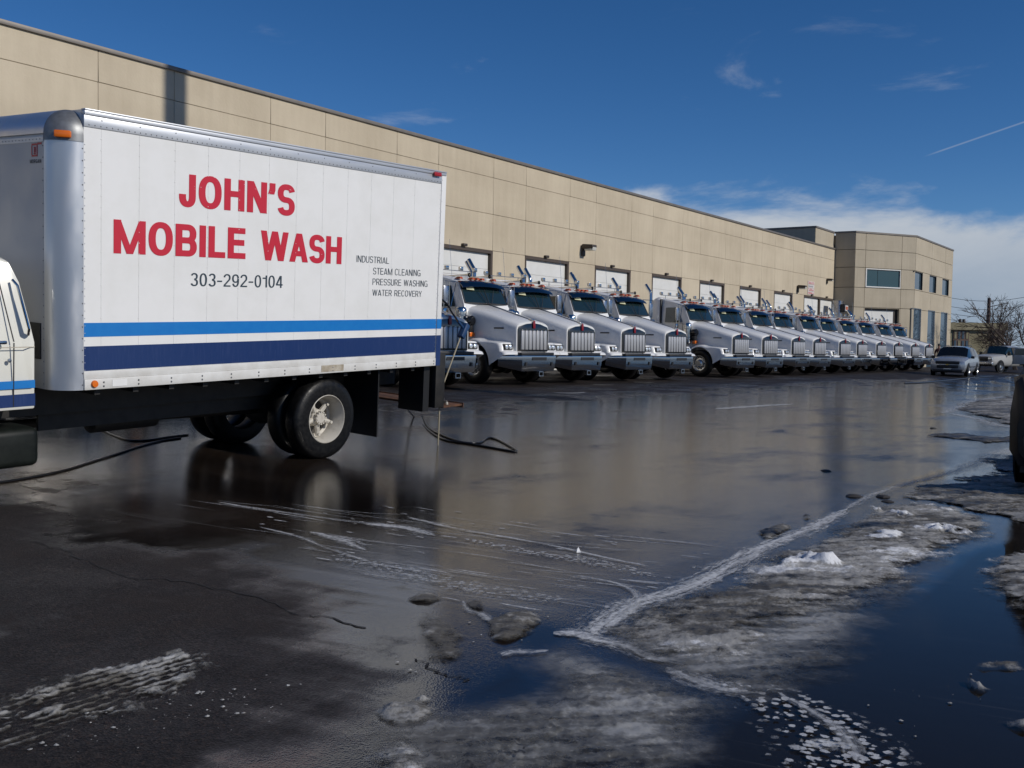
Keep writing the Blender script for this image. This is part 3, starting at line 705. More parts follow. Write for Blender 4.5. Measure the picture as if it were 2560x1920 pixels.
        # fuel tank with steps
        ft = MB().cyl((s*0.98, 2.75, 0.80), (s*0.98, 4.5, 0.80), 0.32, n=20).build('fuel_tank', 'chrome_dull', t, bevel=0.02, smooth=40)
        for y in (2.95, 3.4): MB().box(min(s*0.9, s*1.28), max(s*0.9, s*1.28), y, y+0.35, 0.60, 0.64).build('step', 'chrome_dull', ft)
        # exhaust stack
        st = MB().tube([(s*1.20, 3.62, 1.1), (s*1.20, 3.62, 1.9)], 0.10, 14).tube([(s*1.20, 3.62, 1.88), (s*1.20, 3.62, 3.42), (s*1.20, 3.66, 3.52), (s*1.20, 3.76, 3.64), (s*1.20, 3.88, 3.80)], 0.068, 12, cap=False)
        st.build('exhaust_stack', 'chrome', t, smooth=60)
        # wheels
        wheel_parts(t, s*1.03, ay, 0.55, 0.30, s)
        for y in (6.1, 7.45):
            wheel_parts(t, s*1.02, y, 0.53, 0.28, s, holes=False)
    # cab
    pts = [(2.08, 1.05, 0.93), (2.06, 2.20, 0.94), (2.12, 2.32, 0.90), (2.42, 2.92, 0.84), (2.56, 3.02, 0.83), (3.0, 3.12, 0.84), (3.52, 3.22, 0.86), (3.52, 1.05, 0.95)]
    secs = [[(-w*k, y, z - (0.0 if k < 0.9 else (0.05 if z > 2.95 else 0))) for (y, z, w) in pts] for k in (1.0, 0.88)]
    secs += [[(w*k, y, z - (0.0 if k < 0.9 else (0.05 if z > 2.95 else 0))) for (y, z, w) in pts] for k in (0.88, 1.0)]
    MB().loft(secs, cap=True, closed=True).build('cab', 'paint_white', t, bevel=0.02, smooth=40)
    # windshield
    secs = []
    for k in range(9):
        u = -1+2*k/8; bow = -0.10*(1-u*u)
        secs.append([(u*0.875, 2.085+bow+0.02, 2.325), (u*0.845, 2.235+bow+0.015, 2.60), (u*0.81, 2.405+bow*0.9, 2.905)])
    ws = MB().loft(secs, cap=False).build('windshield', 'glass_dark', t, smooth=60)
    rim = MB().tube([secs[0][0], secs[0][1], secs[0][2]], 0.018, 6).tube([secs[k][0] for k in range(9)], 0.016, 6).tube([secs[8][0], secs[8][1], secs[8][2]], 0.018, 6)
    rim.build('windshield_seal', 'black_trim', ws)
    c = secs[4]; MB().tube([Vector(c[0])+Vector((0, -0.004, 0)), Vector(c[2])+Vector((0, -0.004, 0))], 0.012, 6).build('centre_post', 'black_trim', ws)
    for s in (-1, 1):
        MB().tube([(s*0.10, 1.985, 2.345), (s*0.16, 2.02, 2.45), (s*0.30, 2.13, 2.72)], 0.010, 5).build('wiper', 'black_trim', ws)
    MB().quad((-0.70, 2.235, 2.72), (-0.45, 2.165, 2.70), (-0.45, 2.215, 2.79), (-0.70, 2.285, 2.81)).build('windshield_sticker', 'sticker', ws)
    # visor
    secs = []
    for k in range(11):
        u = -1+2*k/10; bow = 0.13*u*u; sag = 0.05*u*u
        secs.append([(u*0.88, 2.08+bow, 2.82-sag), (u*0.88, 2.13+bow, 2.89-sag), (u*0.87, 2.28+bow*0.8, 2.975-sag), (u*0.85, 2.47, 3.01-sag*0.9),
                     (u*0.85, 2.47, 2.995-sag*0.9), (u*0.87, 2.28+bow*0.8, 2.96-sag), (u*0.88, 2.135+bow, 2.875-sag), (u*0.88, 2.09+bow, 2.815-sag)])
    MB().loft(secs, cap=True, closed=True).build('visor', 'visor_steel', t, smooth=50)
    # side glass, door line, sleeper
    for s in (-1, 1):
        q = [(2.45, 2.22), (3.30, 2.22), (3.30, 2.84), (2.72, 2.84)]
        xx = lambda z: s*(0.948 - (z-2.2)*0.105)
        MB().loft([[(xx(z), y, z) for y, z in q], [(xx(z)+s*0.012, y, z) for y, z in q]], cap=True, closed=True).build('side_window', 'glass_dark', t)
        m = MB()
        for yy in (2.40, 3.42): m.box(min(s*0.948, s*0.962), max(s*0.948, s*0.962), yy, yy+0.012, 1.25, 2.2)
        m.build('door_seam', 'black_trim', t)
        MB().box(min(s*0.95, s*0.985), max(s*0.95, s*0.985), 3.15, 3.32, 2.02, 2.06).build('door_handle', 'chrome', t, bevel=0.01)
    sp = [(3.57, 1.05, 0.98), (3.57, 3.08, 0.98), (3.62, 3.25, 0.90), (3.8, 3.29, 0.88), (3.95, 3.24, 0.9), (4.02, 3.06, 0.98), (4.02, 1.05, 0.98)]
    secs = [[(-w, y, z-0.08*(z > 3.2)) for y, z, w in sp], [(-w*0.85, y, z) for y, z, w in sp], [(w*0.85, y, z) for y, z, w in sp], [(w, y, z-0.08*(z > 3.2)) for y, z, w in sp]]
    MB().loft(secs, cap=True, closed=True).build('sleeper', 'paint_white', t, bevel=0.03, smooth=40)
    MB().box(-0.955, 0.955, 3.505, 3.58, 1.05, 3.20).build('gasket', 'black_trim', t, bevel=0.02)
    # roof furniture
    for k, x in enumerate((-0.70, -0.20, 0.0, 0.20, 0.70)):
        MB().prism([(2.44, 3.03), (2.48, 3.10), (2.60, 3.10), (2.72, 3.04)], x-0.055, x+0.055, 'x').build('marker_light', 'amber_dim', t, bevel=0.015)
    for x in (-0.42, 0.42):
        MB().lathe([(0.001, 2.74), (0.02, 2.75), (0.022, 3.3), (0.001, 3.32)], (x, 0, 3.16), 'y', 8).lathe([(0.065, 2.42), (0.045, 2.5), (0.022, 2.76)], (x, 0, 3.16), 'y', 12).build('horn', 'chrome', t)
    lb = MB().tube([(-0.95, 3.55, 3.36), (0.95, 3.55, 3.36)], 0.014, 6).tube([(-0.6, 3.55, 3.19), (-0.6, 3.55, 3.36)], 0.014, 6).tube([(0.6, 3.55, 3.19), (0.6, 3.55, 3.36)], 0.014, 6).build('light_bar', 'chrome', t)
    for x in (-0.9, -0.3, 0.3, 0.9):
        MB().box(x-0.065, x+0.065, 3.50, 3.6, 3.375, 3.49).build('work_light', 'chrome', lb, bevel=0.015)
    MB().tube([(-0.80, 2.75, 3.0), (-0.84, 2.85, 4.2)], 0.006, 4).build('antenna', 'chrome_dull', t)
    for o in t.children:
        k = o.name.split('.')[0]
        if k in ('cab', 'windshield', 'visor', 'side_window', 'door_seam', 'door_handle', 'sleeper', 'gasket', 'marker_light', 'horn', 'light_bar', 'antenna', 'mirror', 'air_cleaner', 'fuel_tank'): o.location.y = -0.27
        elif k in ('intake', 'intake_boot', 'turn_signal'): o.location.y = -0.2
    # chassis
    m = MB().box(-0.45, -0.37, -0.2, 8.3, 0.62, 0.88).box(0.37, 0.45, -0.2, 8.3, 0.62, 0.88)
    m.build('frame_rails', 'chassis_red', t)
    MB().box(-0.42, 0.42, 0.05, 2.3, 0.42, 1.0).build('engine', 'chassis', t, bevel=0.05)
    MB().cyl((-1.0, 1.16, 0.50), (1.0, 1.16, 0.50), 0.07).build('front_axle', 'chassis', t)
    for y in (6.1, 7.45): MB().cyl((-1.0, y, 0.53), (1.0, y, 0.53), 0.1).build('rear_axle', 'chassis', t)
    MB().box(-0.9, 0.9, 1.85, 3.7, 0.98, 1.06).build('cab_floor', 'chassis', t)
    return t

TRUCK_PX = [('W', 9.3), ('X', 12.75), ('Y', 16.2), ('Z', 19.75), ('A', 1332), ('B', 1453), ('C', 1584), ('D', 1690), ('E', 1852), ('F', 1925), ('G', 1996), ('H', 2049), ('I', 2112), ('J', 2155), ('K', 2203), ('L', 2246), ('M', 2288), ('N', 2322)]
YROW = 15.95
def trucks():
    proto = make_truck(); grp = 'white trucks parked in a row along the warehouse'
    names = ['first', 'second', 'third', 'fourth', 'fifth', 'sixth', 'seventh', 'eighth', 'ninth', 'tenth']
    for k, (n, px) in enumerate(TRUCK_PX):
        t = proto if k == 0 else copy_tree(proto)
        y = YROW+random.uniform(-0.12, 0.12) if k > 4 else YROW
        x = px if px < 50 else aty(px, 872, y-0.05).x; k -= 3
        t.location = (x, y, float(G(x, y+1.1))); t.rotation_euler = (0, 0, R(-9.0+random.uniform(-0.8, 0.8)))
        if k < 0: lab = ['white truck glimpsed only under the front half of the box truck', 'white truck glimpsed only under the middle of the box truck', 'white truck glimpsed only behind the rear wheel of the box truck'][k+3]
        elif k == 0: lab = 'white truck half hidden behind the tail of the box truck'
        elif k <= 4:
            lab = ['white truck right of the half hidden one, first of the near four', 'second white truck of the near four in the row', 'third white truck of the near four in the row', 'fourth white truck, last before the empty parking space'][k-1]
        elif k == 5: lab = 'white truck just past the empty space, its chrome front wheel and mirror showing'
        elif k == 14: lab = 'farthest white truck in the row, beside the silver car'
        else: lab = '%s white truck after the empty parking space' % names[k-5]
        tag(t, lab, 'truck', grp)
trucks()

# ------------------------------------------------------------------ lettering (stroke glyphs, cap height 1)
def arc(cx, cy, rx, ry, a0, a1, n=18):
    def sq(v): return math.copysign(abs(v)**(2/2.35), v)
    return [(cx+rx*sq(math.cos(R(a0+(a1-a0)*i/n))), cy+ry*sq(math.sin(R(a0+(a1-a0)*i/n)))) for i in range(n+1)]
def glyph(ch, t, wf, ay=1.0):
    """returns advance width and strokes: ('p', path) constant width, ('d', a, b) slanted stroke with flat ends"""
    h = t/2; hy = h*ay; W_ = lambda w: w*wf
    S = []
    if ch == 'I': w = t; S.append(('p', [(h, 0), (h, 1)]))
    elif ch == 'L': w = W_(0.62); S += [('p', [(h, 0), (h, 1)]), ('p', [(t, hy), (w, hy)])]
    elif ch == 'E':
        w = W_(0.68); S += [('p', [(h, 0), (h, 1)]), ('p', [(t, hy), (w, hy)]), ('p', [(t, 0.52), (w*0.93, 0.52)]), ('p', [(t, 1-hy), (w*0.98, 1-hy)])]
    elif ch == 'T': w = W_(0.66); S += [('p', [(0, 1-hy), (w, 1-hy)]), ('p', [(w/2, 0), (w/2, 1-2*hy)])]
    elif ch == 'H': w = W_(0.74); S += [('p', [(h, 0), (h, 1)]), ('p', [(w-h, 0), (w-h, 1)]), ('p', [(t, 0.53), (w-t, 0.53)])]
    elif ch == 'N': w = W_(0.76); S += [('p', [(h, 0), (h, 1)]), ('p', [(w-h, 0), (w-h, 1)]), ('d', (h, 1), (w-h, 0))]
    elif ch == 'M': w = W_(1.0); S += [('p', [(h, 0), (h, 1)]), ('p', [(w-h, 0), (w-h, 1)]), ('d', (h, 1), (w/2, 0), 0.82), ('d', (w-h, 1), (w/2, 0), 0.82)]
    elif ch == 'W': w = W_(1.14); S += [('d', (h, 1), (w*0.27, 0)), ('d', (w*0.5, 1), (w*0.27, 0)), ('d', (w*0.5, 1), (w*0.73, 0)), ('d', (w-h, 1), (w*0.73, 0))]
    elif ch == 'V': w = W_(0.74); S += [('d', (h, 1), (w/2, 0)), ('d', (w-h, 1), (w/2, 0))]
    elif ch == 'Y': w = W_(0.72); S += [('d', (h, 1), (w/2, 0.42)), ('d', (w-h, 1), (w/2, 0.42)), ('p', [(w/2, 0), (w/2, 0.45)])]
    elif ch == 'A': w = W_(0.80); S += [('d', (w/2, 1), (h, 0)), ('d', (w/2, 1), (w-h, 0)), ('p', [(w*0.25, 0.2+hy), (w*0.75, 0.2+hy)])]
    elif ch in 'O0':
        w = W_(0.80 if ch == 'O' else 0.58); S.append(('p', arc(w/2, 0.5, w/2-h, 0.515-hy, 90, 450, 36)))
    elif ch == 'C': w = W_(0.74); S.append(('p', arc(w/2, 0.5, w/2-h, 0.515-hy, 38, 322, 30)))
    elif ch == 'G': w = W_(0.78); S += [('p', arc(w/2, 0.5, w/2-h, 0.515-hy, 40, 335, 30)), ('p', [(w*0.52, 0.47), (w-h*0.2, 0.47)]), ('p', [(w-h, 0), (w-h, 0.45)])]
    elif ch == 'D': w = W_(0.74); r = w-t; S += [('p', [(h, 0), (h, 1)]), ('p', [(t, 1-hy)]+arc(w*0.42, 0.5, w*0.58-hy, 0.5-hy, 90, -90, 22)+[(t, hy)])]
    elif ch == 'U': w = W_(0.72); S.append(('p', [(h, 1)]+arc(w/2, 0.36, w/2-h, 0.375-hy, 180, 360, 20)+[(w-h, 1)]))
    elif ch == 'J': w = W_(0.56); S.append(('p', [(w-h, 1)]+arc(w/2, 0.32, w/2-h, 0.335-hy, 0, -180, 20)+[(h, 0.38)]))
    elif ch == 'S':
        w = W_(0.70); ry = (1.03-2*hy)/4; rx = w/2-h
        S.append(('p', arc(w/2, 1.015-hy-ry, rx, ry, 12, 270, 20)+arc(w/2, -0.015+hy+ry, rx, ry, 90, -168, 20)[1:]))
    elif ch in 'BPR':
        w = W_(0.74 if ch != 'P' else 0.70); S.append(('p', [(h, 0), (h, 1)])); r = (0.5-hy)/2+ (0.02 if ch != 'B' else 0)
        yb = 0.5 if ch == 'B' else 0.45; r = (1-hy-yb)/2
        S.append(('p', [(t, 1-hy), (w-h-r-0.02, 1-hy)]+arc(w-h-r-0.02, 1-hy-r, r, r, 90, -90, 14)[1:-1]+[(w-h-r-0.02, yb), (t, yb)]))
        if ch == 'B': r2 = (yb-hy)/2; S.append(('p', [(t, yb), (w-h-r2, yb)]+arc(w-h-r2, yb-r2, r2, r2, 90, -90, 14)[1:-1]+[(w-h-r2, hy), (t, hy)]))
        if ch == 'R': S.append(('d', (w*0.55, yb), (w-h, 0)))
    elif ch == "'": w = t; S += [('p', [(h, 1), (h, 0.80)]), ('d', (h, 0.80), (h*0.55, 0.64))]
    elif ch == '1': w = W_(0.40); S += [('p', [(w-h, 0), (w-h, 1)]), ('p', [(w-t, 0.77), (0, 0.77)])]
    elif ch == '2': w = W_(0.58); S += [('p', arc(w/2, 0.72, w/2-h, 0.295-hy, 175, -35, 18)+[(h, t*0.8)]), ('p', [(0, hy), (w, hy)])]
    elif ch == '3':
        w = W_(0.58); S += [('p', arc(w/2, 0.75, w/2-h-0.02, 0.265-hy, 165, -90, 16)), ('p', arc(w/2, 0.27, w/2-h, 0.285-hy, 90, -165, 18))]
    elif ch == '4': w = W_(0.60); S += [('p', [(w*0.72, 0), (w*0.72, 1)]), ('p', [(0, 0.25), (w, 0.25)]), ('d', (w*0.66, 1), (h*0.6, 0.28))]
    elif ch == '9': w = W_(0.58); S += [('p', arc(w/2, 0.67, w/2-h, 0.345-hy, 0, 360, 28)), ('p', [(w-h, 0.67)]+arc(w/2, 0.45, w/2-h, 0.46-hy, 0, -155, 16))]
    elif ch == '-': w = W_(0.40); S.append(('p', [(0, 0.42), (w, 0.42)]))
    else: w = W_(0.34)
    return w, S
def text_mesh(txt, t, wf, sp, place, y0=-0.004, ay=0.78):
    """place(u, v) -> (x, z) with u in 0..1 over the line, v in cap heights"""
    x = 0; items = []
    for ch in txt:
        w, S = glyph(ch, t, wf, ay); items.append((x, S)); x += w+sp
    tot = x-sp; mb = MB(); k = 0
    for ox, S in items:
        for s in S:
            k += 1; yy = y0-0.00025*(k % 7)
            if s[0] == 'd':
                (ax, ya), (bx, by) = s[1], s[2]; L_ = math.hypot(bx-ax, by-ya); hw = t/2*(s[3] if len(s) > 3 else 1.0)*L_/abs(by-ya)
                q = [(ax-hw, ya), (ax+hw, ya), (bx+hw, by), (bx-hw, by)]; L2 = [q]
            else:
                P = s[1]; n = len(P); closed = math.hypot(P[0][0]-P[-1][0], P[0][1]-P[-1][1]) < 1e-6; lft = []; rgt = []
                for i in range(n):
                    a = P[i-1] if i > 0 else (P[-2] if closed else P[0]); b = P[i+1] if i < n-1 else (P[1] if closed else P[-1])
                    dx, dy = b[0]-a[0], b[1]-a[1]; l = math.hypot(dx, dy) or 1; nx, ny = -dy/l*t/2, dx/l*t/2*ay
                    # mitre at sharp corners
                    if 0 < i < n-1:
                        d1 = (P[i][0]-P[i-1][0], P[i][1]-P[i-1][1]); l1 = math.hypot(*d1) or 1; c = (d1[0]*dx+d1[1]*dy)/(l1*l); c = max(c, 0.6); nx /= c; ny /= c
                    lft.append((P[i][0]+nx, P[i][1]+ny)); rgt.append((P[i][0]-nx, P[i][1]-ny))
                L2 = [[lft[i], lft[i+1], rgt[i+1], rgt[i]] for i in range(n-1)]
            for q in L2:
                vs = []
                for u, v in q:
                    X, Z = place((ox+u)/tot, v); vs.append((X, yy, Z))
                mb.add(vs, [(0, 1, 2, 3)])
    return mb

# ------------------------------------------------------------------ box truck
pm('box_white', (0.80, 0.80, 0.79), 0.38, col2=(0.73, 0.73, 0.71), nscale=2.2, ndet=6, coat=0.15, rvar=0.15, ramp=(0.42, 0.75), bump=0.22, bscale=1.6)
pm('box_rail', (0.60, 0.62, 0.65), 0.38, 0.55, rvar=0.12, nscale=5, stretch=(0.3, 1, 3))
pm('front_sheet', (0.46, 0.47, 0.49), 0.42, 0.35, rvar=0.1, nscale=3)
pm('rail_white', (0.70, 0.70, 0.68), 0.45, col2=(0.60, 0.59, 0.56), nscale=5)
pm('stripe_blue', (0.008, 0.17, 0.52), 0.35, col2=(0.012, 0.19, 0.54), nscale=8, coat=0.2)
pm('stripe_navy', (0.012, 0.035, 0.13), 0.33, col2=(0.03, 0.055, 0.16), nscale=9, stretch=(6, 1, 0.5), coat=0.2, ramp=(0.5, 0.8))
pm('cab_cream', (0.74, 0.735, 0.67), 0.3, coat=0.6, col2=(0.70, 0.695, 0.63), nscale=2)
pm('cast_grey', (0.24, 0.25, 0.26), 0.45, 0.5, col2=(0.18, 0.185, 0.19), nscale=14)
pm('lettering_red', (0.55, 0.022, 0.045), 0.4)
pm('lettering_dark', (0.035, 0.055, 0.075), 0.45)
pm('wheel_cream', (0.52, 0.49, 0.43), 0.5, col2=(0.36, 0.33, 0.28), nscale=7, ramp=(0.5, 0.75))
pm('drum_dark', (0.05, 0.045, 0.04), 0.6)
pm('mud_flap', (0.014, 0.014, 0.014), 0.45)
pm('rust', (0.13, 0.055, 0.025), 0.8, col2=(0.05, 0.025, 0.015), nscale=10, bump=0.3, bscale=40)
pm('tank_green', (0.004, 0.006, 0.005), 0.5, spec=0.3, col2=(0.010, 0.013, 0.011), nscale=8)
pm('rail_stain', (0.30, 0.25, 0.18), 0.7, col2=(0.5, 0.46, 0.38), nscale=8)
# scratches knocked out of the red letters
def scratched_red():
    m = M['lettering_red']; N = m.node_tree.nodes; L = m.node_tree.links; b = N['Principled BSDF']
    tc = N.new('ShaderNodeTexCoord'); mp = N.new('ShaderNodeMapping'); mp.inputs['Scale'].default_value = (3.0, 1, 16); L.new(tc.outputs['Object'], mp.inputs[0])
    n = N.new('ShaderNodeTexNoise'); n.inputs['Scale'].default_value = 2.6; n.inputs['Detail'].default_value = 5; n.inputs['Roughness'].default_value = 0.7; L.new(mp.outputs[0], n.inputs['Vector'])
    sx = N.new('ShaderNodeSeparateXYZ'); L.new(tc.outputs['Object'], sx.inputs[0])
    z = N.new('ShaderNodeMapRange'); L.new(sx.outputs[2], z.inputs[0]); z.inputs[1].default_value = 1.86; z.inputs[2].default_value = 2.02
    ad = N.new('ShaderNodeMath'); ad.operation = 'MULTIPLY_ADD'; L.new(z.outputs[0], ad.inputs[0]); ad.inputs[1].default_value = 0.16; L.new(n.outputs[0], ad.inputs[2])
    mr = N.new('ShaderNodeMapRange'); L.new(ad.outputs[0], mr.inputs[0]); mr.inputs[1].default_value = 0.80; mr.inputs[2].default_value = 0.82
    mx = N.new('ShaderNodeMix'); mx.data_type = 'RGBA'; L.new(mr.outputs[0], mx.inputs[0]); mx.inputs[6].default_value = (0.55, 0.022, 0.045, 1); mx.inputs[7].default_value = (0.74, 0.72, 0.70, 1)
    L.new(mx.outputs[2], b.inputs['Base Color'])
scratched_red()

def box_truck():
    o = Vector((5.397, 8.777, CZ-0.533)); pt, rl = R(2.04), R(3.4)
    d = Vector((math.cos(pt), -0.003, math.sin(pt))).normalized(); n = Vector((0, -1, 0)); n = (n-d*n.dot(d)).normalized()
    u0 = n.cross(d); u0 = u0 if u0.z > 0 else -u0
    u = (u0*math.cos(rl)+n*math.sin(rl)).normalized(); yv = u.cross(d).normalized()   # into the body
    mat = Matrix(((d.x, yv.x, u.x, o.x), (d.y, yv.y, u.y, o.y), (d.z, yv.z, u.z, o.z), (0, 0, 0, 1))); inv = mat.inverted()
    t = empty('box_truck'); t.matrix_world = mat
    tag(t, 'white box truck with blue stripes and red JOHN\'S MOBILE WASH lettering', 'truck')
    def side(px, py, yoff=0.0):
        a = inv @ Vector((0, 0, CZ)); b = inv.to_3x3() @ Vector(pray(px, py)); s = (yoff-a.y)/b.y; p = a+b*s
        return p
    LEN, H, WD, r = 5.18, 2.613, 2.44, 0.245
    zs1t, zs1b, zs2t, zs2b = 0.638, 0.505, 0.415, 0.178
    zr = 2.454
    # side panels between rivet columns
    cols = [0.0, 0.18]+[0.18+0.4064*i for i in range(1, 12)]+[LEN]
    body = MB().box(0.0, LEN+0.08, 0.03, WD-0.03, 0.022, H-0.03).box(-r+0.02, 0.0, r, WD-r, 0.02, H-r).build('box_core', 'box_white', t)
    cache = {}
    rv = MB()
    for k in range(len(cols)-1):
        MB().box(cols[k]+0.0008, cols[k+1]-0.0008, 0.0, 0.03, zs2b+0.001, zr-0.001).build('side_panel', 'box_white', t)
    def rivets(name, pts, rad, mat_, nrm=(0, -1, 0)):
        m = MB(); nv = Vector(nrm); a = Vector((0, 0, 1)) if abs(nv.z) < 0.9 else Vector((1, 0, 0)); e1 = nv.cross(a).normalized(); e2 = nv.cross(e1)
        for p in pts:
            p = Vector(p); ring = [p+e1*(rad*math.cos(q))+e2*(rad*math.sin(q)) for q in [i*math.pi/3 for i in range(6)]]
            ring2 = [p+nv*rad*0.55+(c-p)*0.5 for c in ring]
            m.add(ring+ring2, [(i, (i+1) % 6, 6+(i+1) % 6, 6+i) for i in range(6)]+[tuple(range(6, 12))])
        q = m.build(name, mat_, t); q['kind'] = 'stuff'; return q
    for c in cols[1:-1]:
        rivets('rivet_column', [(c, -0.0005, z) for z in np.arange(0.68, 2.44, 0.105)], 0.0075, 'box_white')
    rivets('rivet_column', [(0.012, -0.0005, z) for z in np.arange(0.05, 2.3, 0.07)], 0.007, 'box_rail')
    rivets('rivet_column', [(LEN-0.014, -0.0005, z) for z in np.arange(0.2, 2.42, 0.06)], 0.006, 'box_rail')
    # stripes
    MB().box(0.003, LEN-0.003, -0.0022, 0.0, zs1b, zs1t).build('blue_stripe', 'stripe_blue', t)
    MB().box(0.003, LEN-0.003, -0.0022, 0.0, zs2b+0.004, zs2t).build('navy_stripe', 'stripe_navy', t)
    # rails
    tr = MB().box(0.0, LEN, -0.010, 0.03, zr, H-0.05).box(0.0, LEN+0.08, -0.022, 0.04, H-0.05, H-0.012).box(0.0, LEN+0.08, -0.030, 0.04, H-0.012, H+0.004).build('top_rail', 'box_rail', t, bevel=0.004)
    rivets('rail_rivets', [(x, -0.011, H-0.085) for x in np.arange(0.18, LEN, 0.4064)]+[(x, -0.011, zr+0.02) for x in np.arange(0.05, LEN, 0.06)], 0.007, 'cast_grey')
    MB().box(0.0, LEN, -0.008, 0.03, zs2b-0.075, zs2b).build('bottom_rail', 'rail_white', t, bevel=0.004)
    lo = MB().box(0.0, LEN, -0.018, 0.03, 0.0, zs2b-0.076).build('bottom_rail', 'rail_white', t, bevel=0.005)
    rivets('rail_bolts', [(x, -0.019, z) for x in np.arange(0.20, LEN, 0.38) for z in (0.028, 0.066)], 0.011, 'cast_grey')
    MB().box(3.05, 3.42, -0.0215, -0.0185, 0.02, 0.098).build('stain_patch', 'rail_stain', t)
    MB().lathe([(0.001, -0.03), (0.03, -0.028), (0.036, -0.018), (0.036, 0)], (0.10, -0.012, 0.055), 'y', 14).build('side_marker', 'amber', t)
    MB().box(0.29, 0.45, -0.021, -0.0182, 0.02, 0.085).build('rail_label', 'box_white', t)
    # rear frame
    rf = MB().box(LEN+0.001, LEN+0.095, -0.012, 0.09, 0.0, H-0.02).box(LEN+0.001, LEN+0.095, WD-0.09, WD+0.012, 0.0, H-0.02).box(LEN+0.001, LEN+0.095, 0.091, WD-0.091, H-0.16, H-0.02).build('rear_frame', 'box_white', t, bevel=0.006)
    MB().box(LEN+0.002, LEN+0.0965, -0.0145, -0.0122, zs1b, zs1t).build('blue_stripe', 'stripe_blue', rf)
    MB().box(LEN+0.002, LEN+0.0965, -0.0145, -0.0122, 0.0, zs2t).build('navy_stripe', 'stripe_navy', rf)
    rivets('rivet_column', [(LEN+0.012, -0.0125, z) for z in np.arange(0.68, 2.55, 0.14)], 0.006, 'box_rail')
    MB().box(LEN+0.02, LEN+0.08, 0.1, WD-0.1, 0.05, H-0.17).build('rear_door', 'box_white', t)
    MB().box(LEN-0.20, LEN-0.05, -0.05, -0.023, H-0.075, H-0.022).build('rear_marker', 'red_lens', t, bevel=0.01)
    # rounded front corners and top radius
    def arcp(a0, a1, n=10): return [R(a0+(a1-a0)*i/n) for i in range(n+1)]
    for s, yc in ((-1, r), (1, WD-r)):
        secs = []
        for z in (0.0, 0.6, 1.2, 1.8, H-r-0.03):
            secs.append([(0-r*math.sin(a), yc+s*r*math.cos(a), z) for a in arcp(0, 90)])
        MB().loft(secs, cap=False).build('corner_post', 'aluminium', t, smooth=60)
        secs = []   # corner casting, eighth of a ball
        for b in arcp(0, 90, 8):
            rr = r*math.cos(b)+0.004; secs.append([(-rr*math.sin(a), yc+s*rr*math.cos(a), H-r+r*math.sin(b)) for a in arcp(0, 90)])
        secs = [[(-(r+0.006)*math.sin(a), yc+s*(r+0.006)*math.cos(a), H-r-0.06) for a in arcp(0, 90)]]+secs
        MB().loft(secs, cap=False).build('corner_casting', 'cast_grey', t, smooth=60)
    MB().box(-r-0.001, -r+0.02, r, WD-r, 0.0, H-r-0.03).build('front_panel', 'front_sheet', t)
    secs = [[(-r*math.sin(a), y, H-r+r*math.cos(a)) for a in arcp(0, 90)] for y in (r, WD-r)]
    MB().loft(secs, cap=False).build('front_radius', 'aluminium', t, smooth=60)
    MB().box(-r-0.006, -r+0.01, r, WD-r, H-r-0.075, H-r-0.03).build('front_seam', 'box_rail', t)
    MB().box(0, LEN+0.08, 0.03, WD-0.03, H-0.03, H-0.004).build('roof', 'aluminium', t)
    rivets('rivet_column', [(-r-0.001, r+0.012, z) for z in np.arange(0.05, 2.3, 0.105)], 0.007, 'cast_grey', (-1, 0, 0))
    rivets('rivet_column', [(-0.010, -0.0015, z) for z in np.arange(0.05, 2.3, 0.11)], 0.007, 'cast_grey')
    rivets('seam_rivets', [(-r-0.007, y, H-r-0.052) for y in np.arange(r+0.05, WD-r, 0.06)], 0.006, 'cast_grey', (-1, 0, 0))
    # amber light on the casting
    a0 = R(42); c = Vector((-r*math.sin(a0), r-r*math.cos(a0), H-r-0.005)); nv = Vector((-math.sin(a0), -math.cos(a0), 0)); tv = Vector((-math.cos(a0), math.sin(a0), 0))
    m = MB(); pts = []
    for sx in (-1, 1):
        for sn in (0.0, 1):
            for sz in (-1, 1): pts.append(c+tv*(0.072*sx)+nv*(0.040*sn+ -0.02*(1-sn))+Vector((0, 0, 0.032*sz)))
    m.add(pts, [(0, 1, 3, 2), (4, 6, 7, 5), (0, 4, 5, 1), (2, 3, 7, 6), (0, 2, 6, 4), (1, 5, 7, 3)]); m.build('corner_light', 'amber', t, bevel=0.012)
    # maker's plate on the front panel: red squared mark above a small line
    y0 = r+0.10
    mk = MB().box(-r-0.004, -r-0.0015, y0, y0+0.014, 2.16, 2.28).box(-r-0.004, -r-0.0015, y0+0.014, y0+0.10, 2.262, 2.28).box(-r-0.004, -r-0.0015, y0+0.014, y0+0.10, 2.16, 2.176).box(-r-0.004, -r-0.0015, y0+0.09, y0+0.104, 2.176, 2.262)
    mk.box(-r-0.0042, -r-0.0017, y0+0.03, y0+0.042, 2.18, 2.25).box(-r-0.0042, -r-0.0017, y0+0.05, y0+0.062, 2.18, 2.25).box(-r-0.0042, -r-0.0017, y0-0.07, y0, 2.268, 2.286)
    mk = mk.build('maker_mark', 'lettering_red', t); mk['kind'] = 'stuff'
    tm = text_mesh('MORGAN', 0.2, 1.0, 0.16, lambda a, v: (a, v))
    wv = [(-r-0.003, y0+0.13-0.19*x, 2.10+0.035*z) for x, y, z in tm.v]; tm.v = wv; tm.build('maker_name', 'lettering_dark', t, norm=False)['kind'] = 'stuff'
    MB().box(-r-0.012, -r-0.001, 0.30, 0.62, 0.28, 0.62).build('vent_grille', 'black_trim', t)
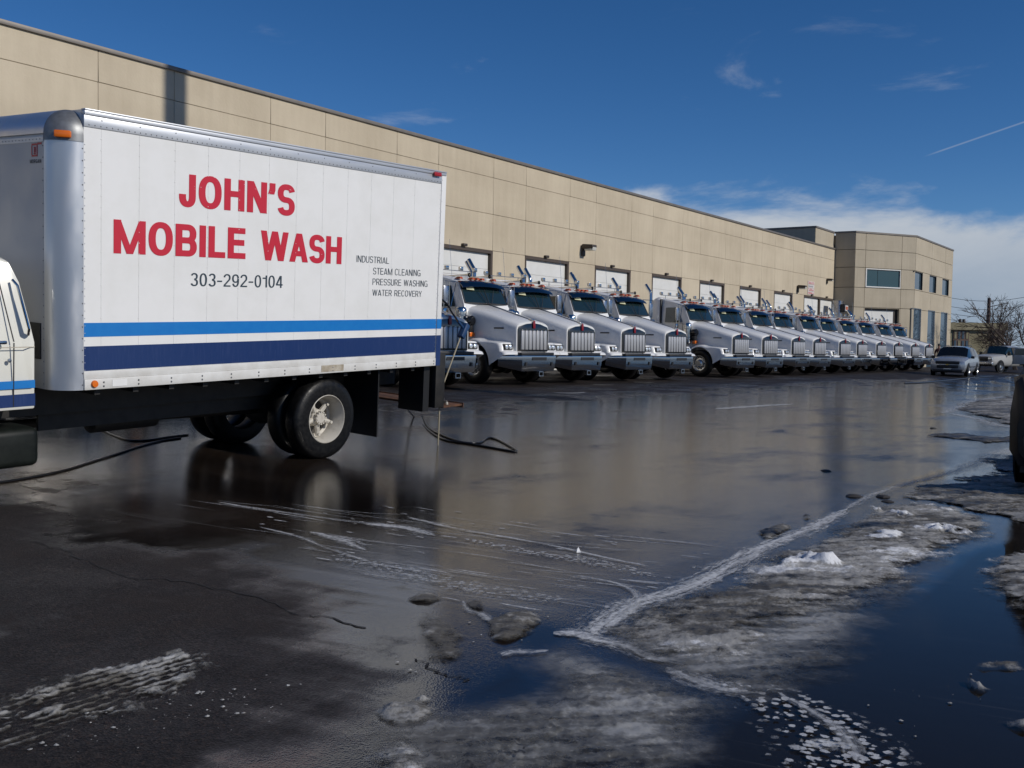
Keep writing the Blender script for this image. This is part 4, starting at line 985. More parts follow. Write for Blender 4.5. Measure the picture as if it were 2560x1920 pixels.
    # lettering
    def line(txt, wt, wf, sp, bl, br, tl, tr_, mat_, y0=-0.003):
        A = side(*bl); B = side(*br); C = side(*tl); D = side(*tr_)
        def place(uu, v):
            x = A.x+(B.x-A.x)*uu; z0 = A.z+(B.z-A.z)*uu; z1 = C.z+(D.z-C.z)*uu
            return x, z0+(z1-z0)*v
        text_mesh(txt, wt, wf, sp, place, y0).build('lettering', mat_, t, norm=False)['kind'] = 'stuff'
    line("JOHN'S", 0.24, 1.04, 0.10, (447, 515), (736, 540), (447, 433), (736, 464), 'lettering_red')
    line("MOBILE", 0.24, 1.04, 0.095, (283.5, 633), (613, 647.5), (283.5, 548), (613, 571), 'lettering_red')
    line("WASH", 0.24, 1.04, 0.06, (651, 650), (853, 660.5), (651, 575.5), (853, 593), 'lettering_red')
    line("303-292-0104", 0.135, 1.0, 0.13, (476, 714.5), (706, 719.5), (476, 682.5), (706, 690), 'lettering_dark')
    line("INDUSTRIAL", 0.11, 0.9, 0.14, (891, 655), (972, 659.5), (891, 638), (972, 644), 'lettering_dark')
    line("STEAM CLEANING", 0.11, 0.9, 0.14, (932.5, 685.5), (1050.5, 690.5), (932.5, 669), (1050.5, 675), 'lettering_dark')
    line("PRESSURE WASHING", 0.11, 0.9, 0.14, (931, 712), (1068, 717), (931, 696), (1068, 702), 'lettering_dark')
    line("WATER RECOVERY", 0.11, 0.9, 0.14, (930.5, 739), (1053.5, 742), (930.5, 723.5), (1053.5, 727.5), 'lettering_dark')
    # chassis and wheels : hubs placed over the ground under them
    def hub(X, Y, rad):
        return inv @ Vector((X, Y, float(G(X, Y))+rad-0.004))
    TR = 0.50
    def tyre(c, w, name='wheel', face=True, m='rubber'):
        prof = [(TR*0.585, -w*0.40), (TR*0.61, -w*0.5), (TR*0.80, -w*0.52), (TR*0.93, -w*0.46), (TR*0.985, -w*0.36), (TR, -w*0.2), (TR, w*0.2), (TR*0.985, w*0.36), (TR*0.93, w*0.46), (TR*0.80, w*0.52), (TR*0.61, w*0.5), (TR*0.585, w*0.40)]
        return MB().lathe(prof, c, 'y', 56, close=True).build(name, m, t, smooth=40)
    c0 = hub(8.70, 9.02, TR); WT = 0.235
    w0 = tyre(c0, WT)
    # deep dish rim with hub, nuts and spoke lugs
    MB().lathe([(TR*0.60, -WT*0.50), (TR*0.585, -WT*0.52), (TR*0.565, -WT*0.46), (TR*0.535, -WT*0.10), (TR*0.50, 0.02), (TR*0.50, 0.10), (TR*0.44, 0.12), (TR*0.44, 0.17)], c0, 'y', 48).build('rim', 'wheel_cream', w0, smooth=30)
    MB().lathe([(TR*0.44, 0.16), (0.001, 0.17)], c0, 'y', 32).build('brake_drum', 'drum_dark', w0)
    hb = MB().lathe([(0.001, -0.015), (0.06, -0.015), (0.075, 0.0), (0.075, 0.03), (0.10, 0.05), (0.12, 0.16)], c0, 'y', 24).build('hub', 'wheel_cream', w0, smooth=35)
    m = MB()
    for k in range(12):
        a = 2*math.pi*k/12; x, z = c0.x+0.075*math.cos(a), c0.z+0.075*math.sin(a); m.cyl((x, c0.y-0.02, z), (x, c0.y+0.03, z), 0.012, n=6)
    m.build('hub_nuts', 'wheel_cream', w0)['kind'] = 'stuff'
    for k in range(5):
        a = 2*math.pi*k/5-0.35; ca, sa = math.cos(a), math.sin(a)
        MB().tube([(c0.x+0.09*ca, c0.y+0.06, c0.z+0.09*sa), (c0.x+0.16*ca, c0.y+0.045, c0.z+0.16*sa), (c0.x+0.225*ca, c0.y+0.04, c0.z+0.225*sa)], [0.035, 0.03, 0.024], 8).cyl((c0.x+0.205*ca, c0.y-0.0, c0.z+0.205*sa), (c0.x+0.205*ca, c0.y+0.06, c0.z+0.205*sa), 0.02, n=8).build('spoke', 'wheel_cream', w0)
    tyre(c0+Vector((0, 0.32, 0)), WT)
    for dy in (1.55, 1.87):
        cc = hub(8.70, 9.02+dy, TR); tyre(Vector((c0.x, c0.y+dy, cc.z)), WT)
    ax = MB().cyl(c0+Vector((0, 0.2, 0)), c0+Vector((0, 1.9, 0)), 0.09, n=12).lathe([(0.001, 0.78), (0.16, 0.85), (0.20, 1.05), (0.16, 1.25), (0.001, 1.32)], c0, 'y', 16).build('rear_axle', 'chassis', t)
    MB().box(-3.4, LEN, 0.72, 0.80, -0.32, -0.06).build('frame_rail', 'chassis', t)
    MB().box(-3.4, LEN, 1.64, 1.72, -0.32, -0.06).build('frame_rail', 'chassis', t)
    for x in np.arange(0.15, LEN, 0.42): MB().box(x, x+0.06, 0.06, WD-0.06, -0.06, 0.019).build('cross_member', 'chassis', t)
    MB().cyl((-1.8, 1.22, -0.42), (c0.x, 1.22, c0.z), 0.05).build('drive_shaft', 'chassis', t)
    MB().box(0.9, 2.3, 1.15, 1.7, -0.55, -0.33).build('equipment_tray', 'chassis', t, bevel=0.03)
    MB().cyl((0.7, 1.05, -0.48), (1.5, 1.05, -0.48), 0.14).build('air_tank', 'chassis', t, bevel=0.02)
    MB().box(0.02, 4.9, 0.83, 0.87, -0.50, 0.0).build('underside_dark_sheet', 'chassis', t)  # dark sheet added inboard so the shaded underside reads black
    MB().box(0.01, LEN+0.07, 0.035, WD-0.035, 0.003, 0.0185).build('underfloor', 'chassis', t)
    # mud flap behind the wheels
    a = side(905, 932, 0.12); b = side(941, 1092, 0.12)
    MB().box(b.x-0.02, b.x+0.0, 0.10, 0.72, b.z, -0.01).build('mud_flap', 'mud_flap', t)
    MB().box(b.x-0.02, b.x+0.0, WD-0.72, WD-0.10, b.z, -0.01).build('mud_flap', 'mud_flap', t)
    # lift gate : column, runner plate, steel platform on the ground
    gz = side(1150, 1012, 0.12).z-0.05
    MB().box(LEN-0.10, LEN+0.02, 0.10, 0.55, gz+0.02, -0.005).build('gate_bracket', 'mud_flap', t)
    gt = MB().box(LEN+0.10, LEN+0.30, 0.05, 0.22, gz+0.06, 0.16).build('gate_column', 'chassis', t, bevel=0.01)
    MB().box(LEN+0.10, LEN+0.30, WD-0.22, WD-0.05, gz+0.06, 0.16).build('gate_column', 'chassis', t, bevel=0.01)
    MB().box(LEN+0.06, LEN+0.14, 0.02, 0.10, 0.10, 0.22).build('gate_bracket', 'rust', t)
    pf = MB().box(LEN+0.30, LEN+0.72, 0.06, WD-0.06, gz+0.045, gz+0.075).build('gate_platform', 'rust', t, bevel=0.004)
    MB().box(LEN+0.72, LEN+0.735, 0.04, WD-0.04, gz+0.02, gz+0.09).build('platform_lip', 'rust', pf)
    for k in range(9):
        x = LEN+0.33+random.random()*0.32; y = 0.10+random.random()*0.6; s_ = random.uniform(0.02, 0.05)
        MB().lathe([(0.001, -0.02), (s_, -0.01), (s_*0.8, 0.02), (0.001, 0.03)], (x, y, gz+0.09), 'z', 6).build('debris', 'drum_dark' if k % 3 else 'wheel_cream', pf)
    # ---- cab (rear corner in view)
    CY = 0.20; cw = WD-2*CY; xr = -0.365
    prof = [(xr, -0.17, 0.0), (xr+0.005, 0.45, 0.0), (xr-0.03, 0.62, 0.012), (xr-0.10, 1.00, 0.07), (xr-0.17, 1.18, 0.12), (xr-0.30, 1.235, 0.22), (xr-1.15, 1.25, 0.24), (xr-1.45, 1.20, 0.17), (xr-1.95, 0.55, 0.02), (xr-2.0, 0.40, 0.0), (xr-2.0, -0.17, 0.0)]
    secs = [[(x, CY+ins, z) for x, z, ins in prof], [(x, CY+ins+0.10, z+(0.03 if z > 1.1 else 0)) for x, z, ins in prof], [(x, WD-CY-ins-0.10, z+(0.03 if z > 1.1 else 0)) for x, z, ins in prof], [(x, WD-CY-ins, z) for x, z, ins in prof]]
    cb = MB().loft(secs, cap=True, closed=True).build('cab', 'cab_cream', t, bevel=0.018, smooth=40)
    def cside(z): return np.interp(z, [-0.17, 0.45, 0.62, 1.0, 1.18], [0, 0, 0.012, 0.07, 0.12])+CY
    def patch(pts, off, name, mt, th=0.006):
        a_ = [(x, cside(z)-off, z) for x, z in pts]; b_ = [(x, cside(z)-off+th, z) for x, z in pts]
        return MB().loft([a_, b_], cap=True, closed=True).build(name, mt, cb)
    patch([(xr-0.33, 0.60), (xr-1.30, 0.60), (xr-1.22, 1.05), (xr-0.45, 1.05), (xr-0.38, 1.0)], 0.004, 'door_window', 'glass_dark')
    patch([(xr-0.20, -0.14), (xr-0.21, -0.14), (xr-0.20, 0.45), (xr-0.19, 0.45)], 0.0035, 'door_gap', 'black_trim')
    patch([(xr-0.19, 0.46), (xr-0.20, 0.46), (xr-0.31, 1.14), (xr-0.30, 1.14)], 0.0035, 'door_gap', 'black_trim')
    MB().box(xr-1.9, xr-0.002, CY-0.005, CY+0.001, 0.405, 0.412).build('body_crease', 'rail_stain', cb)
    zt = [side(60, py, CY).z for py in (951, 971, 985, 1016)]
    MB().box(xr-2.0, xr-0.0, CY-0.003, CY, zt[1], zt[0]).build('blue_stripe', 'stripe_blue', cb)
    MB().box(xr-2.0, xr-0.0, CY-0.003, CY, zt[3], zt[2]).build('navy_stripe', 'stripe_navy', cb)
    MB().box(xr-0.55, xr-0.27, CY-0.035, CY-0.001, 0.44, 0.475).build('door_handle', 'chrome', cb, bevel=0.012)
    MB().lathe([(0.001, -0.012), (0.018, -0.010), (0.02, 0)], (xr-0.24, CY-0.002, 0.29), 'y', 12).build('door_lock', 'chrome_dull', cb)
    m = MB().tube([(xr-0.17, cside(1.02)-0.01, 1.02), (xr-0.15, cside(0.98)-0.05, 0.97), (xr-0.075, cside(0.6)-0.05, 0.58), (xr-0.06, cside(0.52)-0.005, 0.52)], 0.013, 8)
    m.build('grab_handle', 'chrome', cb)
    # hood and front end out of frame
    MB().box(xr-3.5, xr-2.0, 0.42, WD-0.42, -0.15, 0.42).build('hood', 'cab_cream', t, bevel=0.08)
    for s in (0, 1):
        y_ = 0.16 if s == 0 else WD-0.46
        MB().box(xr-3.35, xr-2.02, y_, y_+0.30, -0.22, 0.18).build('fender', 'cab_cream', t, bevel=0.08)
        cf = hub(o.x+xr-2.65, 9.1+s*1.9, TR)
        tyre(Vector((cf.x, 0.30+s*(WD-0.6), cf.z)), WT)
    MB().box(xr-3.65, xr-3.5, 0.1, WD-0.1, -0.5, -0.25).build('front_bumper', 'chrome_dull', t, bevel=0.02)
    # step box and fuel tank under the cab
    tz0, tz1 = side(80, 1168, 0.3).z, side(80, 1070, 0.3).z
    MB().box(xr-0.52, xr+0.12, 0.32, 0.80, tz0, tz1).build('fuel_tank', 'tank_green', t, bevel=0.07, seg=4)
    MB().box(xr-1.6, xr-0.60, 0.32, 0.80, tz0-0.02, tz0+0.02).build('step_plate', 'chrome_dull', t)
    MB().box(xr-1.6, xr-0.54, 0.36, 0.80, tz0+0.03, tz1).build('battery_box', 'chassis', t, bevel=0.03)
    return t, side, inv, mat
BT, bside, binv, bmat = box_truck()

# ------------------------------------------------------------------ cars
pm('paint_silver', (0.46, 0.48, 0.50), 0.25, 0.55, coat=0.7)
pm('paint_charcoal', (0.006, 0.006, 0.007), 0.4, coat=0.1, spec=0.25)
pm('paint_pickup', (0.40, 0.40, 0.39), 0.3, coat=0.5)
pm('tail_clear', (0.05, 0.042, 0.04), 0.25, coat=0.1)
pm('tail_red', (0.25, 0.01, 0.01), 0.2, coat=0.5)
pm('interior', (0.02, 0.018, 0.018), 0.8)
pm('interior_red', (0.12, 0.015, 0.02), 0.7)
pm('gold_badge', (0.6, 0.42, 0.10), 0.3, 0.6)
def mirror_sec(y, h): return [(-x, y, z) for x, z in h]+[(x, y, z) for x, z in h[::-1][1:]]
def car_wheels(t, ys, hw, r, w=0.24):
    for s in (-1, 1):
        for y in ys:
            MB().lathe([(0.001, -0.004), (r*1.16, -0.004), (r*1.16, 0.004), (0.001, 0.004)], (s*(hw+0.004), y, r*1.02), 'x', 24).build('wheel_arch', 'black_trim', t)
            wt = MB().lathe([(r*0.62, -w/2), (r*0.93, -w/2), (r, -w*0.3), (r, w*0.3), (r*0.93, w/2), (r*0.62, w/2)], (s*(hw-0.085), y, r), 'x', 28, close=True).build('wheel', 'rubber', t, smooth=50)
            o = s*w/2
            MB().lathe([(r*0.64, o), (r*0.60, o*0.9), (r*0.52, o*0.55), (r*0.2, o*0.7), (0.001, o*0.75)], (s*(hw-0.085), y, r), 'x', 24).build('rim', 'wheel_alu', wt)
            m = MB()
            for k in range(5):
                a = 2*math.pi*(k+0.5)/5; m.cyl((s*(hw-0.085)+o*0.6, y+r*0.40*math.cos(a), r+r*0.40*math.sin(a)), (s*(hw-0.085)+o*0.72, y+r*0.40*math.cos(a), r+r*0.40*math.sin(a)), r*0.12, n=10)
            m.build('rim_gaps', 'black_trim', wt)['kind'] = 'stuff'
pm('glass_black', (0.006, 0.007, 0.008), 0.06, spec=0.35)
def suv(paint, glass='glass_black'):
    t = empty('suv')
    st = [(0.0, [(0.62, 0.32), (0.74, 0.42), (0.78, 0.62), (0.76, 0.78), (0.68, 0.86), (0.42, 0.90), (0, 0.92)]),
          (0.10, [(0.80, 0.28), (0.90, 0.42), (0.94, 0.66), (0.90, 0.86), (0.78, 0.95), (0.46, 1.0), (0, 1.02)]),
          (0.85, [(0.88, 0.26), (0.965, 0.48), (0.985, 0.78), (0.955, 0.99), (0.82, 1.07), (0.48, 1.12), (0, 1.14)]),
          (1.28, [(0.88, 0.26), (0.975, 0.48), (0.99, 0.80), (0.965, 1.05), (0.84, 1.13), (0.50, 1.18), (0, 1.20)]),
          (2.05, [(0.88, 0.26), (0.98, 0.48), (0.99, 0.80), (0.965, 1.07), (0.77, 1.60), (0.58, 1.70), (0, 1.735)]),
          (2.95, [(0.88, 0.26), (0.98, 0.48), (0.99, 0.80), (0.965, 1.09), (0.775, 1.64), (0.60, 1.745), (0, 1.775)]),
          (4.05, [(0.88, 0.26), (0.98, 0.48), (0.99, 0.82), (0.965, 1.12), (0.76, 1.62), (0.58, 1.725), (0, 1.755)]),
          (4.75, [(0.88, 0.28), (0.975, 0.48), (0.985, 0.84), (0.95, 1.16), (0.75, 1.55), (0.55, 1.67), (0, 1.70)]),
          (5.08, [(0.85, 0.30), (0.95, 0.46), (0.955, 0.84), (0.91, 1.15), (0.76, 1.28), (0.5, 1.31), (0, 1.32)]),
          (5.20, [(0.74, 0.34), (0.84, 0.46), (0.86, 0.70), (0.82, 0.86), (0.74, 0.92), (0.46, 0.94), (0, 0.95)])]
    secs = [mirror_sec(y, h) for y, h in st]
    side = {3, 8}; up = {4, 5, 6, 7}
    isglass = lambda i, j: (j in side and 3 <= i <= 6) or (j in up and i == 3) or (j in up and i == 7)
    b = MB().loft(secs, cap=True, sel=lambda i, j: not isglass(i, j)).build('body', paint, t, smooth=42)
    MB().loft(secs, cap=False, sel=lambda i, j: j in up and i == 3).build('windshield', glass, t, smooth=60)
    MB().loft(secs, cap=False, sel=lambda i, j: j in up and i == 7).build('rear_window', glass, t, smooth=60)
    MB().loft(secs, cap=False, sel=lambda i, j: j == 3 and 3 <= i <= 6).build('side_glass', glass, t, smooth=60)
    MB().loft(secs, cap=False, sel=lambda i, j: j == 8 and 3 <= i <= 6).build('side_glass', glass, t, smooth=60)
    for s in (-1, 1):
        for y in (2.55, 3.65):
            q0 = 1.085; MB().tube([(s*0.972, y, q0), (s*0.785, y+0.06, 1.60)], 0.022, 6).build('pillar', paint, t)
        MB().box(min(s*0.99, s*1.18), max(s*0.99, s*1.18), 1.62, 1.74, 1.04, 1.19).build('door_mirror', 'black_trim', t, bevel=0.03)
        hl = MB().loft([[(s*0.62, -0.005, 0.76), (s*0.66, -0.01, 0.86), (s*0.86, 0.12, 0.93), (s*0.85, 0.06, 0.78)], [(s*0.62, 0.08, 0.76), (s*0.66, 0.08, 0.86), (s*0.86, 0.18, 0.93), (s*0.85, 0.16, 0.78)]], cap=True, closed=True).build('headlight', 'lamp_lens', t)
        MB().lathe([(0.001, -0.02), (0.05, -0.015), (0.06, 0.02)], (s*0.68, 0.02, 0.50), 'y', 12).build('fog_lamp', 'lamp_lens', t)
        MB().loft([[(s*0.80, 5.135, 0.98), (s*0.89, 5.02, 0.98), (s*0.93, 4.97, 1.20), (s*0.80, 5.09, 1.25)], [(s*0.78, 5.16, 0.98), (s*0.91, 5.05, 0.98), (s*0.945, 4.99, 1.20), (s*0.79, 5.12, 1.25)]], cap=True, closed=True).build('tail_lamp', 'tail_clear', t, bevel=0.01)
        MB().box(min(s*0.965, s*0.998), max(s*0.965, s*0.998), 1.55, 4.0, 0.52, 0.58).build('side_moulding', 'black_trim', t)
        MB().tube([(s*0.62, 2.3, 1.755), (s*0.63, 2.5, 1.80), (s*0.63, 4.0, 1.80), (s*0.62, 4.2, 1.745)], 0.02, 6).build('roof_rail', 'black_trim', t)
    MB().box(-0.64, 0.64, -0.03, 0.06, 0.715, 0.885).build('grille', 'black_trim', t, bevel=0.02)
    MB().box(-0.58, 0.58, -0.03, 0.06, 0.48, 0.665).build('grille', 'black_trim', t, bevel=0.02)
    bd = MB().box(-0.11, 0.11, -0.045, -0.012, 0.672, 0.705).box(-0.04, 0.04, -0.046, -0.0115, 0.655, 0.722).build('badge', 'gold_badge', t)
    MB().box(-0.80, 0.80, -0.02, 0.14, 0.26, 0.42).build('lower_bumper', 'black_trim', t, bevel=0.03)
    MB().box(-0.20, 0.20, -0.006, 0.03, 0.40, 0.50).build('number_plate', 'wheel_alu', t)
    MB().box(-0.80, 0.80, 5.13, 5.235, 0.42, 0.62).build('rear_bumper', 'black_trim', t, bevel=0.04)
    MB().box(-0.74, 0.74, 5.17, 5.225, 0.68, 0.73).build('bumper_strip', 'chrome_dull', t, bevel=0.01)
    car_wheels(t, (0.98, 4.0), 0.985, 0.37)
    MB().box(-0.85, 0.85, 0.3, 4.95, 0.22, 0.30).build('underbody', 'chassis', t)
    return t
s1 = suv('paint_silver'); p = atz(2385, 937, 60.0)
p = Vector((63.9, 13.0, 0)); s1.location = (61.6, 12.75, float(G(63, 12.75))); s1.rotation_euler = (0, 0, R(-88.0))
tag(s1, 'silver car with dark grille driving along the row past the last white truck', 'car')
s2 = suv('paint_charcoal'); s2.location = (17.92, 1.0, float(G(15, 1.0))); s2.rotation_euler = (0, 0, R(90)); s2.scale = (1, 1, 1.14)
tag(s2, 'black car at the right edge of the photo, only its rear corner showing', 'car')

def pickup():
    t = empty('pickup')
    st = [(0.0, [(0.80, 0.55), (0.90, 0.62), (0.92, 0.85), (0.90, 1.05), (0.80, 1.12), (0.45, 1.15), (0, 1.16)]),
          (0.15, [(0.85, 0.48), (0.97, 0.60), (1.0, 0.85), (0.97, 1.10), (0.86, 1.18), (0.5, 1.21), (0, 1.22)]),
          (1.25, [(0.88, 0.48), (0.98, 0.60), (1.01, 0.90), (0.985, 1.18), (0.88, 1.24), (0.52, 1.28), (0, 1.30)]),
          (1.55, [(0.88, 0.48), (0.98, 0.60), (1.01, 0.90), (0.985, 1.22), (0.90, 1.28), (0.55, 1.32), (0, 1.34)]),
          (2.20, [(0.88, 0.48), (0.98, 0.60), (1.01, 0.90), (0.985, 1.24), (0.80, 1.82), (0.62, 1.90), (0, 1.93)]),
          (3.35, [(0.88, 0.48), (0.98, 0.60), (1.01, 0.90), (0.985, 1.25), (0.80, 1.84), (0.62, 1.92), (0, 1.95)]),
          (3.45, [(0.88, 0.48), (0.98, 0.60), (1.01, 0.90), (0.985, 1.25), (0.84, 1.70), (0.62, 1.78), (0, 1.80)]),
          (3.50, [(0.88, 0.48), (0.98, 0.60), (1.01, 0.90), (0.985, 1.22), (0.90, 1.26), (0.60, 1.27), (0, 1.27)])]
    secs = [mirror_sec(y, h) for y, h in st]; up = {4, 5, 6, 7}
    gl = lambda i, j: (j in (3, 8) and 3 <= i <= 4) or (j in up and i == 3)
    MB().loft(secs, cap=True, sel=lambda i, j: not gl(i, j)).build('cab', 'paint_pickup', t, smooth=42)
    MB().loft(secs, cap=False, sel=lambda i, j: j in up and i == 3).build('windshield', 'glass_dark', t)
    for jj in (3, 8): MB().loft(secs, cap=False, sel=lambda i, j: j == jj and 3 <= i <= 4).build('side_glass', 'glass_dark', t)
    MB().box(-1.0, 1.0, 3.56, 5.75, 0.60, 1.22).build('bed', 'paint_pickup', t, bevel=0.04)
    MB().box(-0.88, 0.88, 3.64, 5.68, 1.205, 1.225).build('bed_opening', 'interior', t)
    # rear doorway of the cab open on the left side: dark opening and swung door
    MB().box(1.0, 1.018, 2.55, 3.40, 0.62, 1.24).build('doorway', 'interior', t)
    MB().loft([[(0.995, 2.55, 1.25), (0.995, 3.38, 1.25), (0.815, 3.34, 1.80), (0.815, 2.55, 1.80)], [(1.012, 2.55, 1.25), (1.012, 3.38, 1.25), (0.832, 3.34, 1.80), (0.832, 2.55, 1.80)]], cap=True, closed=True).build('doorway', 'interior', t)
    MB().box(0.80, 1.0, 2.75, 3.2, 0.85, 1.35).build('seat', 'interior_red', t, bevel=0.05)
    dr = empty('open_door', (1.02, 2.52, 0)); dr.parent = t; dr.rotation_euler = (0, 0, R(-62))
    MB().prism([(0.0, 0.60), (0.86, 0.60), (0.88, 1.24), (0.80, 1.80), (0.08, 1.80), (0.0, 1.24)], -0.03, 0.03, 'x').build('door_shell', 'paint_pickup', dr, bevel=0.015)
    MB().prism([(0.08, 1.27), (0.80, 1.27), (0.74, 1.74), (0.12, 1.74)], -0.036, 0.036, 'x').build('door_glass', 'glass_dark', dr)
    for s in (-1, 1):
        MB().box(min(s*0.62, s*0.93), max(s*0.62, s*0.93), -0.03, 0.06, 0.88, 1.06).build('headlight', 'lamp_lens', t, bevel=0.02)
        MB().box(min(s*1.0, s*1.22), max(s*1.0, s*1.22), 1.75, 1.85, 1.22, 1.48).build('door_mirror', 'black_trim', t, bevel=0.02)
    MB().box(-0.60, 0.60, -0.03, 0.05, 0.80, 1.08).build('grille', 'black_trim', t, bevel=0.02)
    MB().box(-0.98, 0.98, -0.10, 0.08, 0.50, 0.72).build('bumper', 'chrome_dull', t, bevel=0.04)
    car_wheels(t, (0.95, 4.65), 1.005, 0.41, 0.27)
    MB().box(-0.85, 0.85, 0.3, 5.6, 0.42, 0.56).build('underbody', 'chassis', t)
    return t
pk = pickup(); q = atz(2471, 928, 73.5)
pk.location = (q.x-0.4, q.y+0.5, float(G(q.x, q.y))); pk.rotation_euler = (0, 0, R(-112))
tag(pk, 'white pickup with a door swung open behind the silver car', 'pickup')

# ------------------------------------------------------------------ person behind the silver car
pm('skin', (0.36, 0.20, 0.14), 0.5); pm('jacket', (0.05, 0.014, 0.014), 0.8); pm('trousers', (0.02, 0.022, 0.03), 0.8); pm('hair', (0.012, 0.009, 0.007), 0.6); pm('shoe', (0.012, 0.012, 0.012), 0.5)
def person():
    c = atz(2347, 880, 70.0); gz = float(G(c.x, c.y)); t = empty('person', (c.x, c.y, gz), R(-70)); s = 1.0
    tag(t, 'person in a dark red jacket standing behind the silver car', 'person')
    def skinned(name, verts, edges, rad, mat_, sub=2):
        me = bpy.data.meshes.new(name); me.from_pydata(verts, edges, []); o = link(name, me, mat_, t)
        bm = bmesh.new(); bm.from_mesh(me); lay = bm.verts.layers.skin.verify()
        bm.verts.ensure_lookup_table()
        for i, v in enumerate(bm.verts): v[lay].radius = rad[i]; v[lay].use_root = (i == 0)
        bm.to_mesh(me); bm.free()
        o.modifiers.new('skin', 'SKIN'); m = o.modifiers.new('sub', 'SUBSURF'); m.levels = m.render_levels = sub
        return o
    V = [(0, 0, 0.98), (0, 0, 1.15), (0, -0.01, 1.38), (0, -0.01, 1.50), (0, -0.02, 1.58), (0, -0.03, 1.70), (0, -0.03, 1.80),
         (0.19, 0, 1.44), (0.25, 0.02, 1.16), (0.24, -0.08, 0.92), (0.23, -0.11, 0.83), (-0.19, 0, 1.44), (-0.25, 0.02, 1.16), (-0.24, -0.08, 0.92), (-0.23, -0.11, 0.83),
         (0.10, 0, 0.92), (0.11, -0.01, 0.50), (0.11, 0.02, 0.08), (0.12, -0.12, 0.04), (-0.10, 0, 0.92), (-0.11, -0.01, 0.50), (-0.11, 0.02, 0.08), (-0.12, -0.12, 0.04)]
    E_ = [(0, 1), (1, 2), (2, 3), (3, 4), (4, 5), (5, 6), (3, 7), (7, 8), (8, 9), (9, 10), (3, 11), (11, 12), (12, 13), (13, 14), (0, 15), (15, 16), (16, 17), (17, 18), (0, 19), (19, 20), (20, 21), (21, 22)]
    rad = [(0.15, 0.11), (0.145, 0.105), (0.17, 0.12), (0.10, 0.08), (0.06, 0.06), (0.085, 0.10), (0.07, 0.085), (0.075, 0.075), (0.06, 0.06), (0.045, 0.045), (0.04, 0.03), (0.075, 0.075), (0.06, 0.06), (0.045, 0.045), (0.04, 0.03), (0.10, 0.10), (0.075, 0.075), (0.05, 0.05), (0.04, 0.035), (0.10, 0.10), (0.075, 0.075), (0.05, 0.05), (0.04, 0.035)]
    o = skinned('body', V, E_, rad, None)
    for n in ('skin', 'jacket', 'trousers'): pass
    # colour the one body by height: skin, jacket, trousers
    m = bpy.data.materials.new('clothed_body'); m.use_nodes = True; N = m.node_tree.nodes; L = m.node_tree.links
    tc = N.new('ShaderNodeTexCoord'); sx = N.new('ShaderNodeSeparateXYZ'); L.new(tc.outputs['Object'], sx.inputs[0])
    cr = N.new('ShaderNodeValToRGB'); cr.color_ramp.interpolation = 'CONSTANT'; L.new(sx.outputs[2], cr.inputs[0])
    mp = N.new('ShaderNodeMath'); mp.operation = 'DIVIDE'; mp.inputs[1].default_value = 2.0; L.new(sx.outputs[2], mp.inputs[0]); L.new(mp.outputs[0], cr.inputs[0])
    e = cr.color_ramp.elements; e[0].color = (0.012, 0.012, 0.012, 1); e[0].position = 0; e[1].position = 0.05; e[1].color = (0.02, 0.022, 0.03, 1)
    a = e.new(0.455); a.color = (0.06, 0.014, 0.014, 1); b = e.new(0.775); b.color = (0.36, 0.20, 0.14, 1)
    L.new(cr.outputs[0], N['Principled BSDF'].inputs['Base Color']); N['Principled BSDF'].inputs['Roughness'].default_value = 0.75
    o.data.materials.append(m)
    MB().lathe([(0.001, 1.88), (0.06, 1.87), (0.098, 1.81), (0.10, 1.755), (0.092, 1.735)], (0, -0.015, 0), 'z', 16).build('hair', 'hair', t)
    MB().lathe([(0.001, -0.165), (0.014, -0.145), (0.018, -0.12)], (0, 0.0, 1.70), 'y', 8).build('nose', 'skin', t)
    for s_ in (-1, 1):
        MB().lathe([(0.001, -0.012), (0.016, 0), (0.001, 0.012)], (s_*0.035, -0.118, 1.74), 'y', 8).build('eye', 'hair', t)
        MB().lathe([(0.001, -0.012), (0.028, 0), (0.001, 0.012)], (s_*0.098, -0.03, 1.715), 'x', 10).build('ear', 'skin', t)
        for k in range(5):
            x = s_*0.23+0.018*(k-2); L_ = (0.06, 0.085, 0.09, 0.085, 0.065)[k]
            MB().tube([(x, -0.11, 0.82), (x, -0.125, 0.82-L_*0.6), (x, -0.12, 0.82-L_)], [0.010, 0.009, 0.007], 6).build('finger', 'skin', t)
    MB().tube([(-0.028, -0.122, 1.655), (0, -0.128, 1.65), (0.028, -0.122, 1.655)], 0.006, 5).build('mouth', 'badge_red', t)
person()

